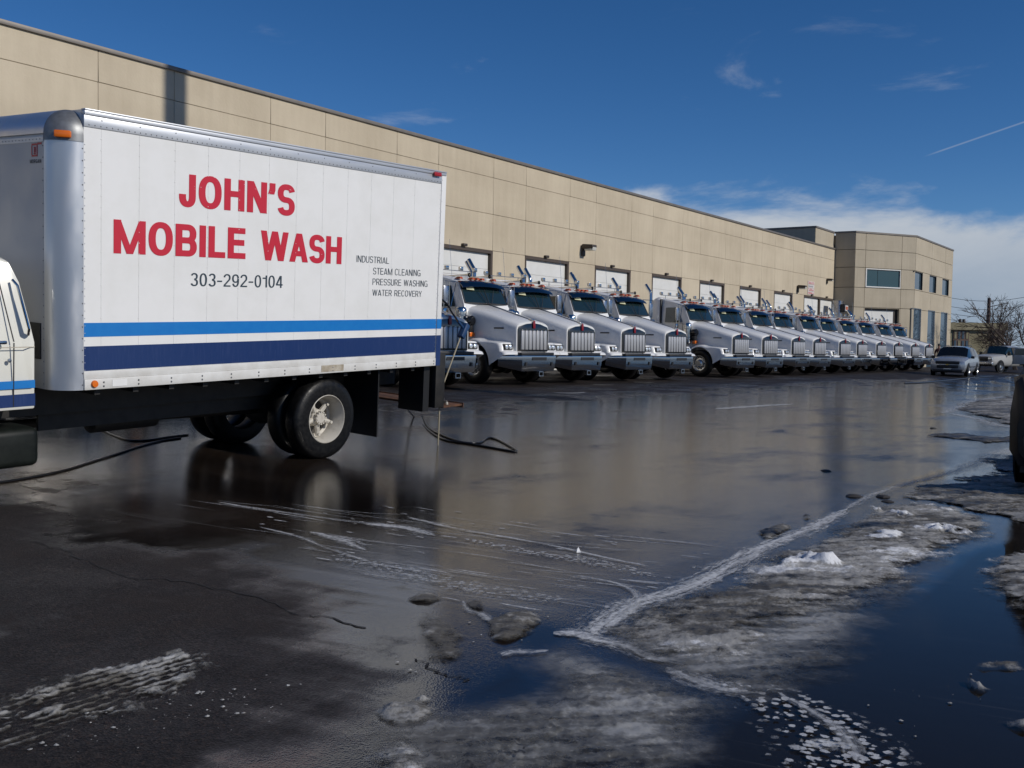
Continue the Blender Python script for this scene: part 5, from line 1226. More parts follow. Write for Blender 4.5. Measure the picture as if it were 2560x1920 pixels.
# ------------------------------------------------------------------ far things
pm('far_brown', (0.10, 0.065, 0.05), 0.7, col2=(0.15, 0.10, 0.08), nscale=1.5)
pm('bark', (0.07, 0.052, 0.045), 0.9, col2=(0.10, 0.075, 0.06), nscale=6)
pm('pole_wood', (0.055, 0.035, 0.035), 0.8)
pm('mast_steel', (0.28, 0.28, 0.28), 0.5, 0.4)
def far_building():
    D0 = 125.0; A = atz(2374, 806, D0); zt = A.z
    t = empty('low_building', (A.x, A.y, 0), TH); tag(t, 'low olive building with dark lattice windows far behind the pickup', 'building')
    LY = lambda px: -(px-2374)/FPX*D0; yl, yr = 0.0, LY(2512)
    w = yl-yr; zb = -1.5
    MB().box(0.0, 14, -w, 3.0, zb, zt-0.9).build('wall', 'concrete_olive', t)
    MB().box(-0.35, 14.2, -w-0.3, 3.2, zt-0.9, zt).build('roof_band', 'concrete_olive', t)
    g = LY(2384); g2 = LY(2423)
    wn = MB().box(-0.08, 0.0, g2, g, zb, zt-1.0).build('window_wall', 'far_brown', t)
    n = 4; dy = (g-g2)/n
    for i in range(n):
        for j in range(3):
            z0 = zt-1.0-1.15*(j+1); MB().box(-0.12, -0.082, g2+dy*i+0.12, g2+dy*(i+1)-0.12, z0+0.14, z0+1.05).build('pane', 'glass_sky' if (i+j) % 3 else 'concrete_olive', wn)
    for k, px in enumerate((2418, 2427)):
        y = LY(px); MB().cyl((2, y, zt), (2, y, zt+0.5), 0.18, n=8).build('roof_vent', 'lamp_bronze', t)
far_building()

def bare_tree(px, dep, H, seed, label):
    rnd = random.Random(seed); b = atz(px, 900, dep); gz = float(G(b.x, b.y)); t = empty('bare_tree', (b.x, b.y, gz)); tag(t, label, 'tree', 'bare trees beyond the lot')
    tr = MB(); cr = MB(); cnt = [0]
    def grow(p, d, L_, r, lev):
        n = 3 if lev < 3 else 2; path = [p]; q = p; dd = d.copy()
        for i in range(n):
            dd = (dd+Vector((rnd.uniform(-.22, .22), rnd.uniform(-.22, .22), rnd.uniform(-.05, .16)))).normalized(); q = q+dd*(L_/n); path.append(q)
        rs = [r*(1-0.4*i/n) for i in range(n+1)]
        (tr if lev == 0 else cr).tube(path, rs, 5 if lev < 2 else 3, cap=False); cnt[0] += 1
        if lev >= 5: return
        k = rnd.randint(3, 4) if lev < 4 else 3
        for i in range(k):
            f = rnd.uniform(0.35, 1.0) if i else 1.0; idx = min(int(f*n), n-1); fp = path[idx].lerp(path[idx+1], f*n-idx)
            ang = rnd.uniform(0, 6.283); sp = rnd.uniform(0.45, 0.95) if i else rnd.uniform(0.1, 0.4)
            side = dd.orthogonal().normalized(); side = Matrix.Rotation(ang, 3, dd) @ side
            grow(fp, (dd*math.cos(sp)+side*math.sin(sp)).normalized(), L_*rnd.uniform(0.58, 0.8), max(r*0.55, 0.017), lev+1)
    grow(Vector((0, 0, -0.2)), Vector((rnd.uniform(-.1, .1), rnd.uniform(-.1, .1), 1)).normalized(), H*0.30, H*0.022, 0)
    tr.build('trunk', 'bark', t, norm=False); cr.build('crown', 'bark', t, norm=False)
bare_tree(2466, 100, 5.6, 1, 'low bare tree in front of the far olive building, beside the pole')
bare_tree(2498, 92, 8.6, 5, 'bare tree right of the utility pole, behind the pickup')
bare_tree(2540, 86, 9.0, 9, 'tallest bare tree at the right edge, above the open pickup door')
bare_tree(2585, 95, 8.0, 14, 'bare tree cut off by the right edge of the photo')

bare_tree(2524, 104, 7.4, 31, 'thin bare tree between the pole and the tallest tree')
def utility_pole():
    b = atz(2473, 745, 140.0); gz = float(G(b.x, b.y)); t = empty('utility_pole', (b.x, b.y, gz)); tag(t, 'brown wooden utility pole above the bare trees', 'pole')
    MB().cyl((0, 0, -0.3), (0, 0, b.z-gz), 0.28, 0.22, 10).build('post', 'pole_wood', t)
    h = atz(2473, 762, 140.0).z-gz
    MB().tube([(0, 0, h-0.3), (0.9, -2.4, h+0.3)], 0.06, 6).build('arm', 'pole_wood', t)
    for y0, y1, n in ((736, 728, 0), (758, 748, 1), (775, 769, 2), (790, 785, 3)):
        A = atz(2330, y0, 150.0); B = atz(2640, y1-2, 132.0); P = [A.lerp(B, i/12) - Vector((0, 0, 1.2*math.sin(math.pi*i/12))) for i in range(13)]
        w = MB().tube(P, 0.028, 4).build('power_line', 'black_trim'); tag(w, ['topmost power line crossing the sky right of the office block', 'second power line from the top, meeting the pole arm', 'third power line from the top, right of the office block', 'lowest power line, just above the far olive building'][n], 'power line', 'power lines on the right')
utility_pole()

def sign_mast():
    x, y = 21.95, 2.2; g = float(G(x, y)); t = empty('steel_mast', (x, y, g), R(20)); tag(t, 'tall square steel mast just outside the right edge of the photo', 'mast')
    MB().box(-0.34, 0.34, -0.34, 0.34, 0, 24.2).build('column', 'mast_steel', t, bevel=0.03)
    MB().box(-0.6, 0.6, -0.6, 0.6, 0, 0.06).build('base_plate', 'mast_steel', t)
    MB().box(-0.40, 0.40, -0.40, 0.40, 24.2, 24.4).build('cap', 'mast_steel', t)
sign_mast()

# ------------------------------------------------------------------ hoses, brush, small things
pm('hose_black', (0.012, 0.012, 0.013), 0.28)
pm('brush_blue', (0.010, 0.045, 0.13), 0.5, bump=0.3, bscale=80)
pm('pole_tan', (0.30, 0.26, 0.18), 0.5)
pm('paper', (0.8, 0.8, 0.8), 0.7)
pm('paint_line', (0.42, 0.42, 0.40), 0.7, col2=(0.12, 0.115, 0.11), nscale=9, ndet=5, ramp=(0.5, 0.62))
def smooth_path(P, n=6):
    P = [Vector(p) for p in P]; o = []
    for i in range(len(P)-1):
        p0 = P[max(i-1, 0)]; p1 = P[i]; p2 = P[i+1]; p3 = P[min(i+2, len(P)-1)]
        for k in range(n):
            u = k/n; o.append(0.5*((2*p1)+(p2-p0)*u+(2*p0-5*p1+4*p2-p3)*u*u+(3*p1-p0-3*p2+p3)*u**3))
    o.append(P[-1]); return o
Z4 = lambda x, y: (400+x*.4069, 860+y*.4069)
def hose(pts, r, label, start=()):
    P = list(start)+[hit(*p, up=r*0.9) for p in pts]
    o = MB().tube(smooth_path(P), r, 8).build('hose', 'hose_black', smooth=60); tag(o, label, 'hose', 'black wash hoses'); return o
a = aty(*Z4(1500, 375), 9.3); b = aty(*Z4(1575, 372), 9.3)
hose([Z4(*p) for p in ((1560, 445), (1650, 530), (1750, 588), (1900, 612), (2050, 638), (2188, 660), (2140, 622), (2060, 582), (2010, 578), (1960, 606), (1850, 600), (1700, 545), (1640, 500), (1612, 435))], 0.014, 'looped black hose trailing on wet asphalt behind the lift gate', [a])
Z3 = lambda x, y: (x*.3617, 620+y*.3617)
hose([Z3(*p) for p in ((-300, 1650), (0, 1618), (150, 1595), (350, 1558), (500, 1520), (640, 1475), (800, 1425), (950, 1375), (1100, 1335), (1250, 1312))], 0.012, 'black hose running from left edge under the box truck')
hose([Z3(*p) for p in ((640, 1255), (710, 1262), (780, 1292), (880, 1325), (1000, 1330), (1150, 1308), (1300, 1290))], 0.012, 'short black hose curving under the box truck ahead of the wheel')
hose([(2262, 958), (2310, 956), (2355, 952), (2423, 945), (2482, 940.5)], 0.03, 'black hose lying on asphalt in front of the silver car')
def wash_brush():
    Yb = 8.95; Z = lambda x, y: aty(1080+x*.1687, 780+y*.1687, Yb)
    base = Z(120, 1200); t = empty('wash_brush', base); tag(t, 'blue wash brush on a long pale pole leaning at the tail of the box truck', 'brush')
    def loc(v): return v-base
    lo = hit(1090, 1015); lo = Vector((Z(100, 1260).x, Yb, Z(100, 1260).z))
    MB().tube([loc(Z(430, 350)), loc(Z(120, 1200)), loc(Vector((base.x-0.03, Yb, float(G(base.x, Yb))+0.01)))], 0.011, 8).build('pole', 'pole_tan', t)
    c = loc(Z(468, 280)); up = (loc(Z(505, 200))-loc(Z(440, 350))).normalized()
    m = MB(); side = Vector((0, 1, 0)); nrm = up.cross(side).normalized()
    pts = []
    for su in (-1, 1):
        for ss_ in (-1, 1):
            for sn in (-1, 1): pts.append(c+up*(0.12*su)+side*(0.05*ss_)+nrm*(0.045*sn))
    m.add(pts, [(0, 1, 3, 2), (4, 6, 7, 5), (0, 4, 5, 1), (2, 3, 7, 6), (0, 2, 6, 4), (1, 5, 7, 3)]); m.build('brush_head', 'brush_blue', t, bevel=0.02)
    MB().tube([loc(Z(462, 235)), loc(Z(385, 140))], 0.020, 8).build('handle', 'brush_blue', t)
    MB().tube([loc(Z(385, 140)), loc(Z(345, 75))], 0.016, 8).build('coupling', 'chrome', t)
    MB().tube(smooth_path([loc(Z(345, 75)), loc(Z(318, 40)), loc(Z(285, -10)), loc(aty(1119, 762, Yb)), loc(aty(1104, 748, Yb))]), 0.013, 8).build('supply_hose', 'hose_black', t)
wash_brush()

def scrap():
    p = hit(1453, 1383); t = MB().add([(0, 0, 0), (0.05, 0.01, 0.0), (0.045, 0.04, 0.01), (0.0, 0.035, 0.0), (0.040, 0.02, 0.038), (0.0, 0.03, 0.026)], [(0, 1, 4), (1, 2, 4), (2, 5, 4), (3, 0, 4), (3, 4, 5), (2, 3, 5), (0, 3, 2, 1)]).build('paper_scrap', 'paper', smooth=10)
    t.location = p+Vector((0, 0, 0.003)); t.rotation_euler = (0, 0, 0.6); tag(t, 'white crumpled paper scrap standing on the wet asphalt', 'litter')
scrap()
def paint_lines():
    k = 0
    labs = ['worn white parking dash in front of the first near truck', 'worn white parking dash nearest the second near truck', 'faint white parking dash before the third near truck', 'white parking dash before the fourth near truck', 'white parking dash at the edge of the empty space', 'white parking dash before the truck past the empty space', 'white parking dash far along the row, seventh truck', 'last white parking dash, nearest the silver car']
    for (x0, y0, x1, y1) in ((1203, 978.5, 1261, 979.5), (1473, 973, 1541, 974), (1483, 961.5, 1532, 962.5), (1586, 955.2, 1635, 956.2), (1776, 945.6, 1811, 946.6), (1856, 943.6, 1889, 944.4), (1935, 941.5, 1962, 942), (2200, 932.5, 2226, 933)):
        a = hit(x0, y0, 0.004); b = hit(x1, y1, 0.004); d = (b-a); n = Vector((-d.y, d.x, 0)).normalized()*0.06
        o = MB().quad(a-n, b-n, b+n, a+n).build('parking_dash', 'paint_line'); o.location.z = 0.002
        tag(o, labs[k], 'road marking', 'parking dashes in front of the trucks'); k += 1
paint_lines()

# ------------------------------------------------------------------ ice, snow, foam
def node_mat(name):
    m = bpy.data.materials.new(name); m.use_nodes = True; MATS[name] = m
    N = m.node_tree.nodes; L = m.node_tree.links
    def at(n): a = N.new('ShaderNodeAttribute'); a.attribute_name = n; return a.outputs['Fac']
    def noise(vec, sc, det, ro=0.6, dist=0.0):
        n = N.new('ShaderNodeTexNoise'); n.inputs['Scale'].default_value = sc; n.inputs['Detail'].default_value = det; n.inputs['Roughness'].default_value = ro; n.inputs['Distortion'].default_value = dist
        if vec is not None: L.new(vec, n.inputs['Vector'])
        return n.outputs[0]
    def ma(op, a, b_=None, c=None, cl=False):
        q = N.new('ShaderNodeMath'); q.operation = op; q.use_clamp = cl
        for i, v in enumerate((a, b_, c)):
            if v is None: continue
            if isinstance(v, (int, float)): q.inputs[i].default_value = v
            else: L.new(v, q.inputs[i])
        return q.outputs[0]
    def mr(v, a, b_, c=0.0, d=1.0):
        q = N.new('ShaderNodeMapRange'); q.interpolation_type = 'SMOOTHSTEP'; L.new(v, q.inputs[0])
        for i, w in zip((1, 2, 3, 4), (a, b_, c, d)): q.inputs[i].default_value = w
        return q.outputs[0]
    def mix(f, a, b_):
        q = N.new('ShaderNodeMix'); q.data_type = 'RGBA'; L.new(f, q.inputs[0])
        for i, v in ((6, a), (7, b_)):
            if isinstance(v, tuple): q.inputs[i].default_value = (*v, 1)
            else: L.new(v, q.inputs[i])
        return q.outputs[2]
    def alpha(fac):
        out = N['Material Output']; tr = N.new('ShaderNodeBsdfTransparent'); ms = N.new('ShaderNodeMixShader')
        L.new(fac, ms.inputs[0]); L.new(tr.outputs[0], ms.inputs[1]); L.new(N['Principled BSDF'].outputs[0], ms.inputs[2]); L.new(ms.outputs[0], out.inputs[0])
    gm = N.new('ShaderNodeNewGeometry')
    def mapping(rot, sc):
        a = N.new('ShaderNodeMapping'); a.inputs['Rotation'].default_value = (0, 0, rot); L.new(gm.outputs['Position'], a.inputs[0])
        b = N.new('ShaderNodeMapping'); b.inputs['Scale'].default_value = sc; L.new(a.outputs[0], b.inputs[0]); return b.outputs[0]
    return m, N, L, at, noise, ma, mr, mix, alpha, gm.outputs['Position'], mapping
ICEANG = math.atan2(-0.70, 0.71)
def ice_mat():
    m, N, L, at, noise, ma, mr, mix, alpha, pos, mapping = node_mat('slush_ice'); b = N['Principled BSDF']
    edge, snow = at('edge'), at('snow')
    st = mapping(-ICEANG, (0.8, 3.2, 2.0)); n1 = noise(st, 2.3, 7, 0.65); n2 = noise(pos, 9, 6, 0.7); n3 = noise(pos, 38, 4, 0.7)
    big = noise(pos, 1.7, 5, 0.6); n4 = noise(mapping(-ICEANG, (1.2, 9.0, 3.0)), 3.0, 5, 0.65)
    v = ma('ADD', ma('MULTIPLY', n1, 0.62), ma('MULTIPLY', ma('SUBTRACT', n2, 0.1), 0.78)); v = ma('ADD', v, ma('MULTIPLY', ma('SUBTRACT', n3, 0.5), 0.30)); v = ma('ADD', v, ma('MULTIPLY', ma('SUBTRACT', snow, 0.42), 0.85)); v = ma('ADD', ma('ADD', v, 0.10), ma('MULTIPLY', ma('SUBTRACT', n4, 0.5), 0.42))
    c = mix(mr(v, 0.36, 0.60), (0.014, 0.0125, 0.011), (0.105, 0.096, 0.080)); c = mix(mr(ma('ADD', v, ma('MULTIPLY', ma('SUBTRACT', big, 0.5), 0.4)), 0.58, 0.84), c, (0.30, 0.295, 0.285)); c = mix(mr(v, 0.86, 1.12), c, (0.70, 0.71, 0.73))
    c = mix(mr(n3, 0.55, 0.72, 0, 0.35), c, (0.04, 0.034, 0.026))
    L.new(c, b.inputs['Base Color']); L.new(mr(ma('ADD', v, ma('MULTIPLY', n3, 0.2)), 0.5, 1.0, 0.30, 0.8), b.inputs['Roughness']); b.inputs['Specular IOR Level'].default_value = 0.28
    bp = N.new('ShaderNodeBump'); bp.inputs['Strength'].default_value = 0.7; bp.inputs['Distance'].default_value = 0.015
    L.new(ma('ADD', ma('MULTIPLY', n2, 1.0), ma('MULTIPLY', n3, 0.45)), bp.inputs['Height']); L.new(bp.outputs[0], b.inputs['Normal'])
    alpha(mr(ma('ADD', edge, ma('MULTIPLY', ma('SUBTRACT', ma('ADD', n1, ma('MULTIPLY', ma('SUBTRACT', n2, 0.5), 0.8)), 0.5), 1.5)), 0.10, 0.75))
ice_mat()
def glaze_mat():
    m, N, L, at, noise, ma, mr, mix, alpha, pos, mapping = node_mat('glaze_ice'); b = N['Principled BSDF']
    edge, snow = at('edge'), at('snow')
    big = noise(mapping(-ICEANG, (0.7, 1.6, 1.0)), 1.5, 6, 0.55, 0.4); st = noise(mapping(-ICEANG, (0.8, 5.0, 1.0)), 2.4, 6, 0.6); n2 = noise(pos, 12, 5, 0.65); n3 = noise(pos, 45, 3, 0.6)
    v = ma('ADD', ma('MULTIPLY', big, 0.9), ma('MULTIPLY', ma('SUBTRACT', st, 0.5), 0.55)); v = ma('ADD', v, ma('MULTIPLY', ma('SUBTRACT', n2, 0.5), 0.42)); v = ma('ADD', v, ma('MULTIPLY', ma('SUBTRACT', n3, 0.5), 0.22)); v = ma('ADD', v, ma('MULTIPLY', ma('SUBTRACT', snow, 0.4), 0.5))
    c = mix(mr(v, 0.35, 0.62), (0.028, 0.025, 0.021), (0.13, 0.125, 0.112)); c = mix(mr(v, 0.56, 0.80), c, (0.34, 0.34, 0.335)); c = mix(mr(n3, 0.60, 0.74, 0, 0.3), c, (0.5, 0.48, 0.44))
    L.new(c, b.inputs['Base Color']); L.new(mr(v, 0.3, 0.8, 0.18, 0.5), b.inputs['Roughness'])
    bp = N.new('ShaderNodeBump'); bp.inputs['Strength'].default_value = 0.35; bp.inputs['Distance'].default_value = 0.01; L.new(ma('ADD', n2, ma('MULTIPLY', n3, 0.4)), bp.inputs['Height']); L.new(bp.outputs[0], b.inputs['Normal'])
    alpha(ma('MULTIPLY', mr(edge, 0.0, 0.9), mr(v, 0.24, 0.58, 0.10, 0.95)))
glaze_mat()
def foam_mat():
    m, N, L, at, noise, ma, mr, mix, alpha, pos, mapping = node_mat('foam'); b = N['Principled BSDF']
    u, v, den, spk = at('u'), at('v'), at('dens'), at('speck')
    cb = N.new('ShaderNodeCombineXYZ'); L.new(ma('MULTIPLY', u, 1.3), cb.inputs[0]); L.new(ma('MULTIPLY', at('w'), 11.0), cb.inputs[1])
    n1 = noise(cb.outputs[0], 1.6, 6, 0.6, 0.5); n2 = noise(pos, 26, 4, 0.65)
    vo = N.new('ShaderNodeTexVoronoi'); vo.inputs['Scale'].default_value = 21; vo.feature = 'F1'
    wp = N.new('ShaderNodeMapping'); wp.inputs['Scale'].default_value = (1, 1, 1); L.new(pos, wp.inputs[0]); L.new(wp.outputs[0], vo.inputs['Vector'])
    edge = ma('SUBTRACT', 1.0, ma('ABSOLUTE', v))
    cb2 = N.new('ShaderNodeCombineXYZ'); L.new(ma('MULTIPLY', u, 3.0), cb2.inputs[0]); L.new(ma('MULTIPLY', at('w'), 42.0), cb2.inputs[1]); n3 = noise(cb2.outputs[0], 1.0, 5, 0.65, 0.8)
    f1 = mr(ma('ADD', ma('ADD', ma('MULTIPLY', ma('POWER', edge, 0.7), 0.75), ma('MULTIPLY', n1, 0.75)), ma('ADD', ma('MULTIPLY', n2, 0.55), ma('MULTIPLY', n3, 0.65))), 1.36, 1.85)
    vj = ma('ADD', vo.outputs['Distance'], ma('MULTIPLY', ma('SUBTRACT', n2, 0.5), 1.1))
    f2 = ma('MULTIPLY', mr(vj, 0.44, 0.30), mr(ma('ADD', ma('MULTIPLY', edge, 0.6), ma('MULTIPLY', n1, 0.9)), 0.5, 0.8))
    q = N.new('ShaderNodeMix'); q.data_type = 'FLOAT'; L.new(spk, q.inputs[0]); L.new(f1, q.inputs[2]); L.new(f2, q.inputs[3])
    c = mix(mr(n2, 0.3, 0.7), (0.50, 0.51, 0.53), (0.68, 0.69, 0.70)); L.new(c, b.inputs['Base Color']); b.inputs['Roughness'].default_value = 0.6
    bp = N.new('ShaderNodeBump'); bp.inputs['Strength'].default_value = 0.5; bp.inputs['Distance'].default_value = 0.01; L.new(ma('ADD', n1, n2), bp.inputs['Height']); L.new(bp.outputs[0], b.inputs['Normal'])
    alpha(ma('MULTIPLY', q.outputs[0], den))
foam_mat()

def ice(label, poly, h=0.03, res=0.03, seed=1, snow=0.35, snowvar=0.5, fade=0.12, rough=1.0, clumps=(), name='ice_sheet', group=None, px=True, wob_amp=0.5, kind=None, mat='slush_ice', wf=2.2):
    P = gpoly(poly) if px else poly
    xs = [p[0] for p in P]; ys = [p[1] for p in P]; pad = 0.15
    X, Y = np.meshgrid(np.arange(min(xs)-pad, max(xs)+pad, res), np.arange(min(ys)-pad, max(ys)+pad, res), indexing='ij')
    size = min(max(xs)-min(xs), max(ys)-min(ys)); wa = min(0.35, size*0.35)*wob_amp
    wob = (fbm(X*wf, Y*wf, 6, seed, 0.68)-0.5)*2.6
    sd = sdpoly(X, Y, P)+wa*wob
    c, s_ = math.cos(ICEANG), math.sin(ICEANG); U = X*c+Y*s_; V = -X*s_+Y*c
    rel = 0.5*fbm(U*1.6, V*5.5, 5, seed+7, 0.62)+0.5*fbm(X*7, Y*7, 4, seed+3, 0.62)
    rid = 1-np.abs(2*fbm(U*4.0, V*11, 4, seed+13, 0.6)-1)
    fine = fbm(X*34, Y*34, 3, seed+31, 0.6)
    sn = np.clip(snow+snowvar*(fbm(U*0.9, V*2.4, 5, seed+21, 0.6)-0.5)*2.4+0.25*(rid-0.75), 0, 1)
    ew = max(0.05, min(0.55, size*0.3))
    Z = h*ss(sd, -0.005, ew)*(0.15+1.0*rel*rough)+h*0.45*ss(sd, 0.0, 0.06)*np.clip(rid-0.62, 0, 1)*2.2+0.012*ss(sd, 0, 0.08)*np.clip(fine-0.42, 0, 1)*(0.4+sn)*2
    for (cx, cy, cr, chh) in clumps:
        q = hitd(cx, cy); d = np.hypot(X-q.x, Y-q.y)/cr+0.55*(fbm(X*7, Y*7, 4, seed+40)-0.5)*2
        k = ss(-d, -1.05, -0.1)*ss(fbm(X*6, Y*6, 4, seed+44, 0.6), 0.32, 0.55); Z = Z+chh*k*(0.15+1.1*fbm(X*13, Y*13, 4, seed+50, 0.62)); sn = np.maximum(sn, 0.98*ss(k, 0.1, 0.5))
    keep = sd > -0.02
    cell = keep[:-1, :-1] & keep[1:, :-1] & keep[1:, 1:] & keep[:-1, 1:]
    idx = -np.ones(X.shape, int); used = np.zeros(X.shape, bool)
    for a, b in ((slice(None, -1), slice(None, -1)), (slice(1, None), slice(None, -1)), (slice(1, None), slice(1, None)), (slice(None, -1), slice(1, None))): used[a, b] |= cell
    idx[used] = np.arange(used.sum())
    ii, jj = np.nonzero(cell)
    F = np.stack([idx[ii, jj], idx[ii+1, jj], idx[ii+1, jj+1], idx[ii, jj+1]], -1)
    co = np.stack([X[used], Y[used], (G(X, Y)+0.004+Z)[used]], -1)
    o0 = np.array([np.mean(co[:, 0]), np.mean(co[:, 1]), np.min(co[:, 2])])
    me = bpy.data.meshes.new(name); me.from_pydata((co-o0).tolist(), [], F.tolist())
    for n, a in (('edge', np.clip(sd/fade, 0, 1)), ('snow', sn)):
        t = me.attributes.new(n, 'FLOAT', 'POINT'); t.data.foreach_set('value', a[used].astype(np.float32))
    me.polygons.foreach_set('use_smooth', [True]*len(me.polygons))
    o = link(name, me, mat); o.location = o0.tolist()
    if kind: tag(o, label, None, None, kind)
    else: tag(o, label, 'ice' if name != 'slush_track' else 'slush', group or 'melting ice patches on the lot')
    return o

ice('largest slab of dirty ice with white snow lumps, right of the foam channel',
    [(1300, 1372), (1350, 1338), (1440, 1298), (1540, 1262), (1620, 1218), (1700, 1186), (1765, 1156), (1835, 1118), (1885, 1094), (1960, 1086), (2080, 1100), (2150, 1125), (2190, 1140), (2150, 1165), (2090, 1185), (2055, 1200), (1995, 1225), (2005, 1250), (1920, 1285), (1870, 1305), (1800, 1325), (1740, 1365), (1690, 1400), (1640, 1440), (1560, 1445), (1440, 1415), (1380, 1395)],
    0.034, 0.020, 3, 0.45, 0.55, 0.38, clumps=((1745, 1222, 0.26, 0.07), (1778, 1226, 0.12, 0.05), (1878, 1106, 0.13, 0.10), (1950, 1120, 0.24, 0.08), (2040, 1150, 0.32, 0.05), (1920, 1165, 0.28, 0.045)))
ice('wide grey ice sheet with melt haze at the bottom of the photo',
    [(1080, 1440), (1140, 1405), (1210, 1392), (1310, 1412), (1400, 1440), (1480, 1470), (1580, 1500), (1640, 1530), (1610, 1580), (1640, 1640), (1620, 1730), (1000, 1740), (780, 1700), (770, 1600), (800, 1565), (900, 1535), (1010, 1520), (1120, 1505), (1150, 1470)],
    0.014, 0.016, 8, 0.74, 0.50, 0.5, mat='glaze_ice')
ice('thin glassy ice skirt fading from the largest slab into the puddle',
    [(1230, 1388), (1330, 1360), (1480, 1320), (1650, 1290), (1850, 1250), (2010, 1215), (2040, 1260), (1960, 1330), (1900, 1400), (1820, 1470), (1740, 1510), (1640, 1530), (1560, 1510), (1440, 1460), (1320, 1420)], 0.010, 0.02, 9, 0.62, 0.5, 0.5, mat='glaze_ice')
ice('grey ice slab at the right edge beyond the blue puddle',
    [(2095, 1222), (2140, 1203), (2230, 1185), (2420, 1180), (2420, 1400), (2230, 1375), (2160, 1325), (2125, 1285), (2105, 1250)], 0.038, 0.022, 15, 0.44, 0.5, 0.3, clumps=((2130, 1218, 0.14, 0.05),))
ice('dark ice in the shadow of the black car',
    [(1950, 1072), (2010, 1050), (2080, 1034), (2180, 1020), (2400, 1000), (2400, 1150), (2215, 1135), (2150, 1118), (2080, 1095), (2010, 1082)], 0.04, 0.03, 22, 0.36, 0.45, 0.2, wob_amp=1.2, wf=1.5)
ice('flat ice strip behind the bumper of the black car',
    [(2110, 1005), (2170, 985), (2260, 968), (2400, 975), (2400, 1015), (2200, 1022), (2130, 1018)], 0.05, 0.035, 27, 0.50, 0.45, 0.2, wob_amp=1.6, wf=1.4)
ice('farthest ragged ice shelf at the right edge', [(2045, 884), (2100, 870), (2150, 862), (2240, 850), (2320, 880), (2320, 918), (2200, 920), (2120, 905), (2080, 893)], 0.05, 0.07, 31, 0.36, 0.4, 0.35, wob_amp=2.6, wf=0.8)
ice('narrow brown ice strip in the far shallow water', [(2025, 942), (2060, 937), (2110, 940), (2150, 946), (2240, 944), (2240, 956), (2130, 957), (2070, 948)], 0.04, 0.04, 36, 0.30, 0.35, 0.2, wob_amp=2.0, wf=1.1)
ice('brown slush mound beside the foam streaks', [(1625, 1150), (1660, 1140), (1690, 1132), (1712, 1140), (1690, 1160), (1655, 1170)], 0.025, 0.02, 41, 0.22, 0.4, 0.07)
ice('small brown slush spot left of the largest slab', [(1728, 1117), (1745, 1113), (1758, 1118), (1744, 1124)], 0.025, 0.02, 43, 0.15, 0.3, 0.05)
ice('low brown ice hump where the foam streaks end', [(880, 1296), (900, 1286), (940, 1285), (958, 1295), (930, 1303), (898, 1304)], 0.024, 0.014, 45, 0.20, 0.35, 0.06)
ice('brown ice hump in the middle of the flooded strip', [(1000, 1302), (1040, 1296), (1060, 1315), (1050, 1330), (1010, 1325)], 0.022, 0.014, 46, 0.22, 0.35, 0.07)
ice('broad brown ice hump left of the foam channel', [(1040, 1345), (1090, 1328), (1150, 1325), (1172, 1342), (1150, 1368), (1110, 1395), (1060, 1390), (1045, 1370)], 0.026, 0.014, 47, 0.24, 0.4, 0.09)
ice('thin rotten ice on the damp asphalt beside the crack', [(880, 1345), (920, 1325), (980, 1335), (1010, 1360), (1000, 1400), (1010, 1430), (960, 1450), (910, 1430), (890, 1390)], 0.016, 0.014, 48, 0.20, 0.45, 0.22)
ice('thick pale ice plate in front of the small blue puddle', [(812, 1540), (840, 1523), (900, 1520), (935, 1535), (925, 1560), (870, 1572), (825, 1565)], 0.030, 0.012, 49, 0.42, 0.35, 0.06)
ice('small round ice plate touching the thick pale one', [(893, 1513), (915, 1508), (932, 1513), (922, 1520), (900, 1521)], 0.04, 0.012, 50, 0.42, 0.3, 0.04)
ice('two glassy ice lumps lying in the large puddle', [(2068, 1470), (2100, 1468), (2125, 1482), (2150, 1492), (2140, 1506), (2105, 1500), (2075, 1485)], 0.05, 0.012, 51, 0.40, 0.4, 0.05)
ice('faint ice bar behind the two glassy lumps', [(2090, 1440), (2130, 1432), (2215, 1430), (2215, 1448), (2130, 1450)], 0.03, 0.014, 52, 0.25, 0.35, 0.10)
ice('brownish ice scrap at the lower right edge', [(2165, 1565), (2212, 1550), (2300, 1560), (2300, 1590), (2200, 1590)], 0.03, 0.014, 53, 0.25, 0.35, 0.10)
ice('pale bubbly ice patch at the bottom centre', [(800, 1625), (850, 1600), (920, 1610), (960, 1650), (940, 1700), (800, 1700), (770, 1660)], 0.030, 0.012, 54, 0.68, 0.5, 0.25)
ice('milky ice haze at the bottom edge right of the bubbly patch', [(980, 1600), (1080, 1560), (1200, 1570), (1300, 1620), (1330, 1720), (960, 1720)], 0.018, 0.014, 55, 0.95, 0.4, 0.5, mat='glaze_ice')
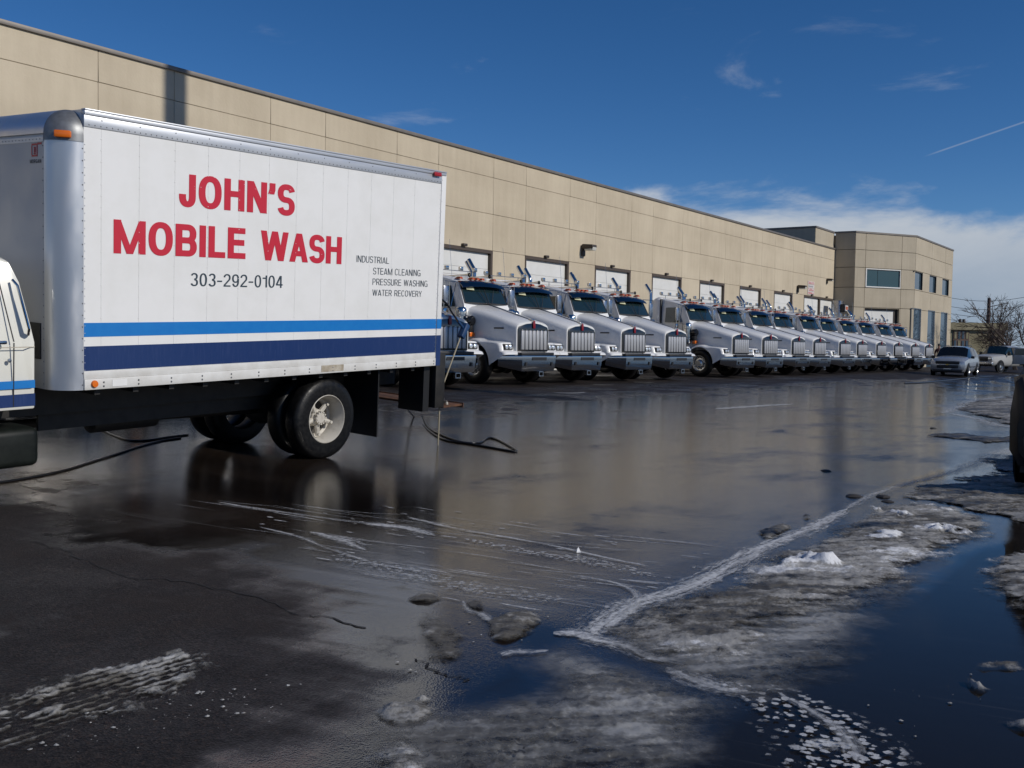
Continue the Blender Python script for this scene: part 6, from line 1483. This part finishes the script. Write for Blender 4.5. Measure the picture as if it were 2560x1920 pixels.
# slush pressed into tyre tracks, lower left
def track():
    poly = [(-120, 1545), (0, 1500), (100, 1470), (250, 1432), (400, 1400), (470, 1410), (485, 1450), (450, 1490), (300, 1540), (150, 1600), (0, 1650), (-120, 1690)]
    o = ice('churned grey slush with tyre tread marks at the lower left', poly, 0.005, 0.009, 60, 0.50, 0.40, 0.24, name='slush_track', group='slush', wob_amp=0.35)
    me = o.data; n = len(me.vertices); co = np.zeros(n*3, np.float32); me.vertices.foreach_get('co', co); co = co.reshape(-1, 3)
    ed = np.zeros(n, np.float32); me.attributes['edge'].data.foreach_get('value', ed); sn = np.zeros(n, np.float32); me.attributes['snow'].data.foreach_get('value', sn)
    d = hitd(470, 1425)-hitd(0, 1560); d.z = 0; d.normalize(); x = co[:, 0]+o.location.x; y = co[:, 1]+o.location.y
    u = x*d.x+y*d.y; v = -x*d.y+y*d.x; v = v+0.03*(fbm(u*1.5, v*1.5, 3, 5)-0.5)
    line = 0.5+0.5*np.cos(v*2*math.pi/0.058); lug = 0.5+0.5*np.cos((u+0.5*np.abs((v % 0.34)-0.17))*2*math.pi/0.075)
    nz = fbm(x*9, y*9, 5, 78, 0.65); brk = fbm(u*2.2, v*7, 4, 79, 0.6)
    ridge = ss(0.6*line+0.14*lug+1.2*(brk-0.5), 0.30, 0.72)
    lump = ss(nz+0.5*(brk-0.5), 0.58, 0.68)
    k = np.clip(np.maximum(ridge*0.9, lump), 0, 1)
    co[:, 2] += 0.007*ridge*(0.5+0.8*nz)+0.009*lump*nz-0.003*(1-k)
    me.vertices.foreach_set('co', co.reshape(-1)); me.attributes['edge'].data.foreach_set('value', (ed*(0.05+0.95*k)).astype(np.float32))
    me.attributes['snow'].data.foreach_set('value', np.clip(sn*0.55+0.19*k+0.05*lump, 0, 1).astype(np.float32)); me.update()
track()
def crumbs():
    m = MB(); rnd = random.Random(4)
    zones = [((60, 1620), (560, 1480), 60), ((1500, 1230), (2100, 1110), 60), ((450, 1560), (640, 1480), 30), ((1900, 1560), (2150, 1440), 14), ((860, 1440), (1180, 1310), 30)]
    for (a, b, n) in zones:
        for i in range(n):
            f = rnd.random(); x = a[0]+(b[0]-a[0])*f+rnd.gauss(0, 40); y = a[1]+(b[1]-a[1])*f+rnd.gauss(0, 22)
            p = hitd(x, y, 0.006); r = rnd.choice((0.002, 0.003, 0.003, 0.004, 0.006, 0.010))*(1+0.15*p.length/6)
            c = [p+Vector((rnd.uniform(.6, 1.3)*r*math.cos(k*1.2566), rnd.uniform(.6, 1.3)*r*math.sin(k*1.2566), 0)) for k in range(5)]; top = p+Vector((rnd.uniform(-.4, .4)*r, rnd.uniform(-.4, .4)*r, r*rnd.uniform(0.25, 0.6)))
            m.add(c+[top], [(k, (k+1) % 5, 5) for k in range(5)])
    pm('ice_crumb', (0.42, 0.42, 0.41), 0.4, col2=(0.22, 0.21, 0.19), nscale=30)
    o = m.build('ice_crumbs', 'ice_crumb', norm=False, smooth=20); tag(o, 'scattered crumbs of ice over the wet asphalt', kind='stuff')
crumbs()
def pebbles():
    rnd = random.Random(3); k = 0
    labs = ['dark clod on the wet asphalt nearest the snow lumps', 'dark clod just right of the nearest clod', 'small dark clod below the nearest two', 'dark stone in the far shallow water', 'dark stone in the middle of the wet asphalt']
    for (x, y, r) in ((1843, 1073, 0.09), (1908, 1074, 0.08), (1919, 1084, 0.06), (2332, 928, 0.07), (1785, 1018, 0.07)):
        p = hitd(x, y) if x < 2212 else hit(x*1.0, 1071.0)
        m = MB().lathe([(0.001, 0.35*r), (0.55*r, 0.30*r), (r, 0.08*r), (0.9*r, -0.02)], (0, 0, 0), 'z', 9); m.v = [(a*rnd.uniform(.7, 1.3), b*rnd.uniform(.7, 1.3), c) for a, b, c in m.v]
        o = m.build('clod', 'drum_dark', smooth=30); o.location = p; tag(o, labs[k], 'clod', 'dark clods on the wet lot'); k += 1
pebbles()

FOAM_V = []
def foam(path, widths, dens=1.0, speck=0.0, up=0.005, seed=0, step=0.04):
    P = [hitd(x, y) for x, y in path]; Wd = widths if isinstance(widths, (list, tuple)) else [widths]*len(P)
    n = 8; S = smooth_path(P, n); ws = np.interp(np.linspace(0, len(P)-1, len(S)), range(len(P)), Wd)*(2.3 if speck < 0.5 else 1.3)
    vs = []; U = []; V = []; Wm = []; acc = 0; cols = 7
    for i, p in enumerate(S):
        a = S[max(i-1, 0)]; b = S[min(i+1, len(S)-1)]; d = b-a; d.z = 0; d.normalize(); nn = Vector((-d.y, d.x, 0))
        if i: acc += (S[i]-S[i-1]).length
        endf = min(1.0, (i+0.4)/3.0, (len(S)-1-i+0.4)/3.0)
        for c in range(cols):
            v = -1+2*c/(cols-1); q = p+nn*(v*ws[i]*0.5*endf*(0.85+0.3*random.random())); vs.append((q.x, q.y, float(G(q.x, q.y))+up)); U.append(acc+seed*7.3); V.append(v); Wm.append(v*ws[i]*0.5+seed)
    fs = [(i*cols+c, i*cols+c+1, (i+1)*cols+c+1, (i+1)*cols+c) for i in range(len(S)-1) for c in range(cols-1)]
    me = bpy.data.meshes.new('foam'); me.from_pydata(vs, [], fs)
    for nme, a in (('u', U), ('v', V), ('w', Wm), ('dens', [dens]*len(vs)), ('speck', [speck]*len(vs))):
        t = me.attributes.new(nme, 'FLOAT', 'POINT'); t.data.foreach_set('value', np.array(a, np.float32))
    o = link('foam', me, 'foam'); return o
def all_foam():
    k = 0
    def F(label, *a, **kw):
        nonlocal k
        k += 1; o = foam(*a, seed=k, up=0.004+0.0012*(k % 8), **kw); tag(o, label, kind='stuff')
    F('white foam band in the channel beside the ice slab', [(1285, 1372), (1305, 1345), (1370, 1308), (1450, 1282), (1540, 1245), (1620, 1198), (1690, 1165), (1770, 1135), (1830, 1100)], [0.14, 0.22, 0.24, 0.22, 0.22, 0.20, 0.18, 0.16, 0.12], 0.95)
    F('thin foam band further up the channel', [(1830, 1100), (1880, 1072), (1950, 1048), (2040, 1025), (2100, 1005), (2150, 985), (2230, 955)], [0.10, 0.12, 0.14, 0.2, 0.35, 0.45, 0.4], 0.5)
    F('curled foam tongue between the ice sheets', [(1195, 1372), (1240, 1370), (1300, 1385), (1360, 1400), (1400, 1420), (1440, 1432)], [0.05, 0.14, 0.19, 0.19, 0.15, 0.06], 1.0)
    F('foam swirl below the tongue', [(1420, 1425), (1470, 1430), (1540, 1440), (1600, 1455), (1640, 1470)], [0.08, 0.14, 0.12, 0.12, 0.06], 0.9)
    F('foam trickle below the swirl', [(1440, 1445), (1500, 1470), (1560, 1490), (1640, 1500)], [0.08, 0.16, 0.16, 0.10], 0.6)
    F('speckled foam drifting over the dark puddle', [(1560, 1480), (1640, 1500), (1720, 1540), (1790, 1590), (1820, 1640), (1800, 1700)], [0.14, 0.26, 0.40, 0.46, 0.50, 0.45], 0.85, speck=1.0)
    F('bright rim of the speckled foam', [(1680, 1500), (1750, 1540), (1810, 1580), (1845, 1620), (1850, 1650)], [0.03, 0.05, 0.06, 0.08, 0.08], 0.8, speck=0.25)
    F('foam clot at the end of the speckled drift', [(1750, 1615), (1790, 1608), (1840, 1612)], [0.06, 0.10, 0.06], 0.8)
    F('foam streak below the box truck tail', [(785, 1132), (830, 1136), (880, 1142), (940, 1158)], [0.05, 0.16, 0.18, 0.08], 0.75)
    F('second foam streak near the truck wheel reflection', [(670, 1150), (710, 1160), (745, 1170), (790, 1190)], [0.05, 0.12, 0.14, 0.06], 0.65)
    F('soft foam trail left of the streaks', [(560, 1140), (640, 1160), (720, 1190), (800, 1215)], [0.04, 0.06, 0.06, 0.04], 0.4)
    F('long thin foam line crossing the wet lot', [(880, 1118), (960, 1138), (1080, 1160), (1200, 1182), (1300, 1205), (1400, 1225)], [0.06, 0.05, 0.04, 0.05, 0.05, 0.05], 0.65)
    F('dotted foam line beside the paper scrap', [(1000, 1165), (1150, 1195), (1280, 1215), (1420, 1250)], [0.10, 0.2, 0.22, 0.16], 0.5, speck=1.0)
    F('curved foam line before the channel', [(1340, 1335), (1370, 1305), (1375, 1285), (1330, 1262), (1240, 1245)], [0.05, 0.07, 0.05, 0.05, 0.03], 0.5)
    F('dotted foam left of the flooded strip', [(700, 1200), (820, 1225), (960, 1260), (1100, 1285), (1220, 1300)], [0.15, 0.3, 0.35, 0.3, 0.15], 0.35, speck=1.0)
    F('faint streaks in front of the truck', [(470, 1085), (600, 1105), (740, 1125), (860, 1135)], [0.05, 0.06, 0.06, 0.04], 0.3)
    F('far white foam streak on the lot', [(1545, 884), (1600, 880), (1660, 876), (1715, 873)], [0.12, 0.35, 0.3, 0.12], 0.75)
    F('pale foam at the far channel bend', [(2035, 893), (2080, 878), (2130, 862), (2180, 856)], [0.4, 0.8, 0.8, 0.4], 0.45)
    F('pale foam under the far ice shelf', [(2050, 893), (2110, 905), (2160, 920), (2220, 925)], [0.3, 0.4, 0.5, 0.4], 0.5)
    F('foam edge round the middle brown hump', [(1000, 1300), (1010, 1320), (1040, 1330), (1060, 1345)], [0.03, 0.05, 0.06, 0.04], 0.6)
    F('foam beside the small blue puddle', [(1085, 1420), (1110, 1412), (1150, 1412), (1185, 1408)], [0.05, 0.07, 0.06, 0.03], 0.7)
    F('foam flecks in front of the trucks', [(1195, 848), (1230, 850), (1265, 848)], [0.15, 0.3, 0.15], 0.5)
all_foam()
def loose_streaks():
    rnd = random.Random(21); zone = gpoly([(480, 1085), (900, 1090), (1300, 1150), (1620, 1180), (1460, 1265), (1330, 1330), (1150, 1325), (900, 1290), (700, 1215)])
    xs = [p[0] for p in zone]; ys = [p[1] for p in zone]; vs = []; fs = []; A = {k: [] for k in ('u', 'v', 'w', 'dens', 'speck')}; ang0 = SANG; cnt = 0
    while cnt < 150:
        x, y = rnd.uniform(min(xs), max(xs)), rnd.uniform(min(ys), max(ys))
        if sdpoly(np.array([x]), np.array([y]), zone)[0] < 0.02: continue
        cnt += 1; L_ = rnd.choice((0.05, 0.08, 0.15, 0.3, 0.6, 1.0)); w = rnd.uniform(0.012, 0.03) if L_ > 0.1 else rnd.uniform(0.018, 0.04); a = ang0+rnd.gauss(0, 0.06); bend = rnd.gauss(0, 0.15); n = 8; dn = rnd.uniform(0.25, 0.8)*(0.6 if L_ > 0.4 else 1); b0 = len(vs)
        for i in range(n+1):
            f = i/n; aa = a+bend*f; px_ = x+math.cos(aa)*L_*(f-0.5); py_ = y+math.sin(aa)*L_*(f-0.5); ww = w*max(0.15, math.sin(math.pi*f)**0.6)
            for v in (-1, 0, 1):
                qx, qy = px_-math.sin(aa)*ww*v, py_+math.cos(aa)*ww*v
                vs.append((qx, qy, float(G(qx, qy))+0.0035+0.00005*cnt)); A['u'].append(L_*f+cnt*3.1); A['v'].append(v*0.75); A['w'].append(v*ww+cnt); A['dens'].append(dn); A['speck'].append(0.0)
        for i in range(n):
            for c in range(2): fs.append((b0+i*3+c, b0+i*3+c+1, b0+(i+1)*3+c+1, b0+(i+1)*3+c))
    me = bpy.data.meshes.new('foam_flecks'); me.from_pydata(vs, [], fs)
    for k, a in A.items():
        t = me.attributes.new(k, 'FLOAT', 'POINT'); t.data.foreach_set('value', np.array(a, np.float32))
    tag(link('foam_flecks', me, 'foam'), 'small foam flecks drifting with the run-off', kind='stuff')
loose_streaks()
pm('crack_fill', (0.006, 0.006, 0.006), 0.7)
def crack(pts, w, label):
    rnd = random.Random(len(pts)); P = [hitd(x, y) for x, y in pts]; Q = []
    for i in range(len(P)-1):
        for k in range(7):
            q = P[i].lerp(P[i+1], k/7); Q.append(q+Vector((rnd.gauss(0, 0.018), rnd.gauss(0, 0.018), 0)))
    Q.append(P[-1]); vs = []
    for i, q in enumerate(Q):
        a = Q[max(i-1, 0)]; b = Q[min(i+1, len(Q)-1)]; d = (b-a).normalized(); n = Vector((-d.y, d.x, 0))*w*rnd.uniform(0.25, 1.0)
        for s_ in (-1, 1): p = q+n*s_; vs.append((p.x, p.y, float(G(p.x, p.y))+0.0035))
    fs = [(2*i, 2*i+1, 2*i+3, 2*i+2) for i in range(len(Q)-1)]
    tag(MB().add(vs, fs).build('crack', 'crack_fill'), label, kind='structure')
crack([(60, 1170), (150, 1192), (205, 1220), (270, 1248), (400, 1255), (560, 1292), (640, 1325), (700, 1335), (790, 1357)], 0.010, 'crack running across the damp asphalt')
crack([(900, 1425), (930, 1448), (970, 1460), (1010, 1472)], 0.009, 'short crack beside the ice')
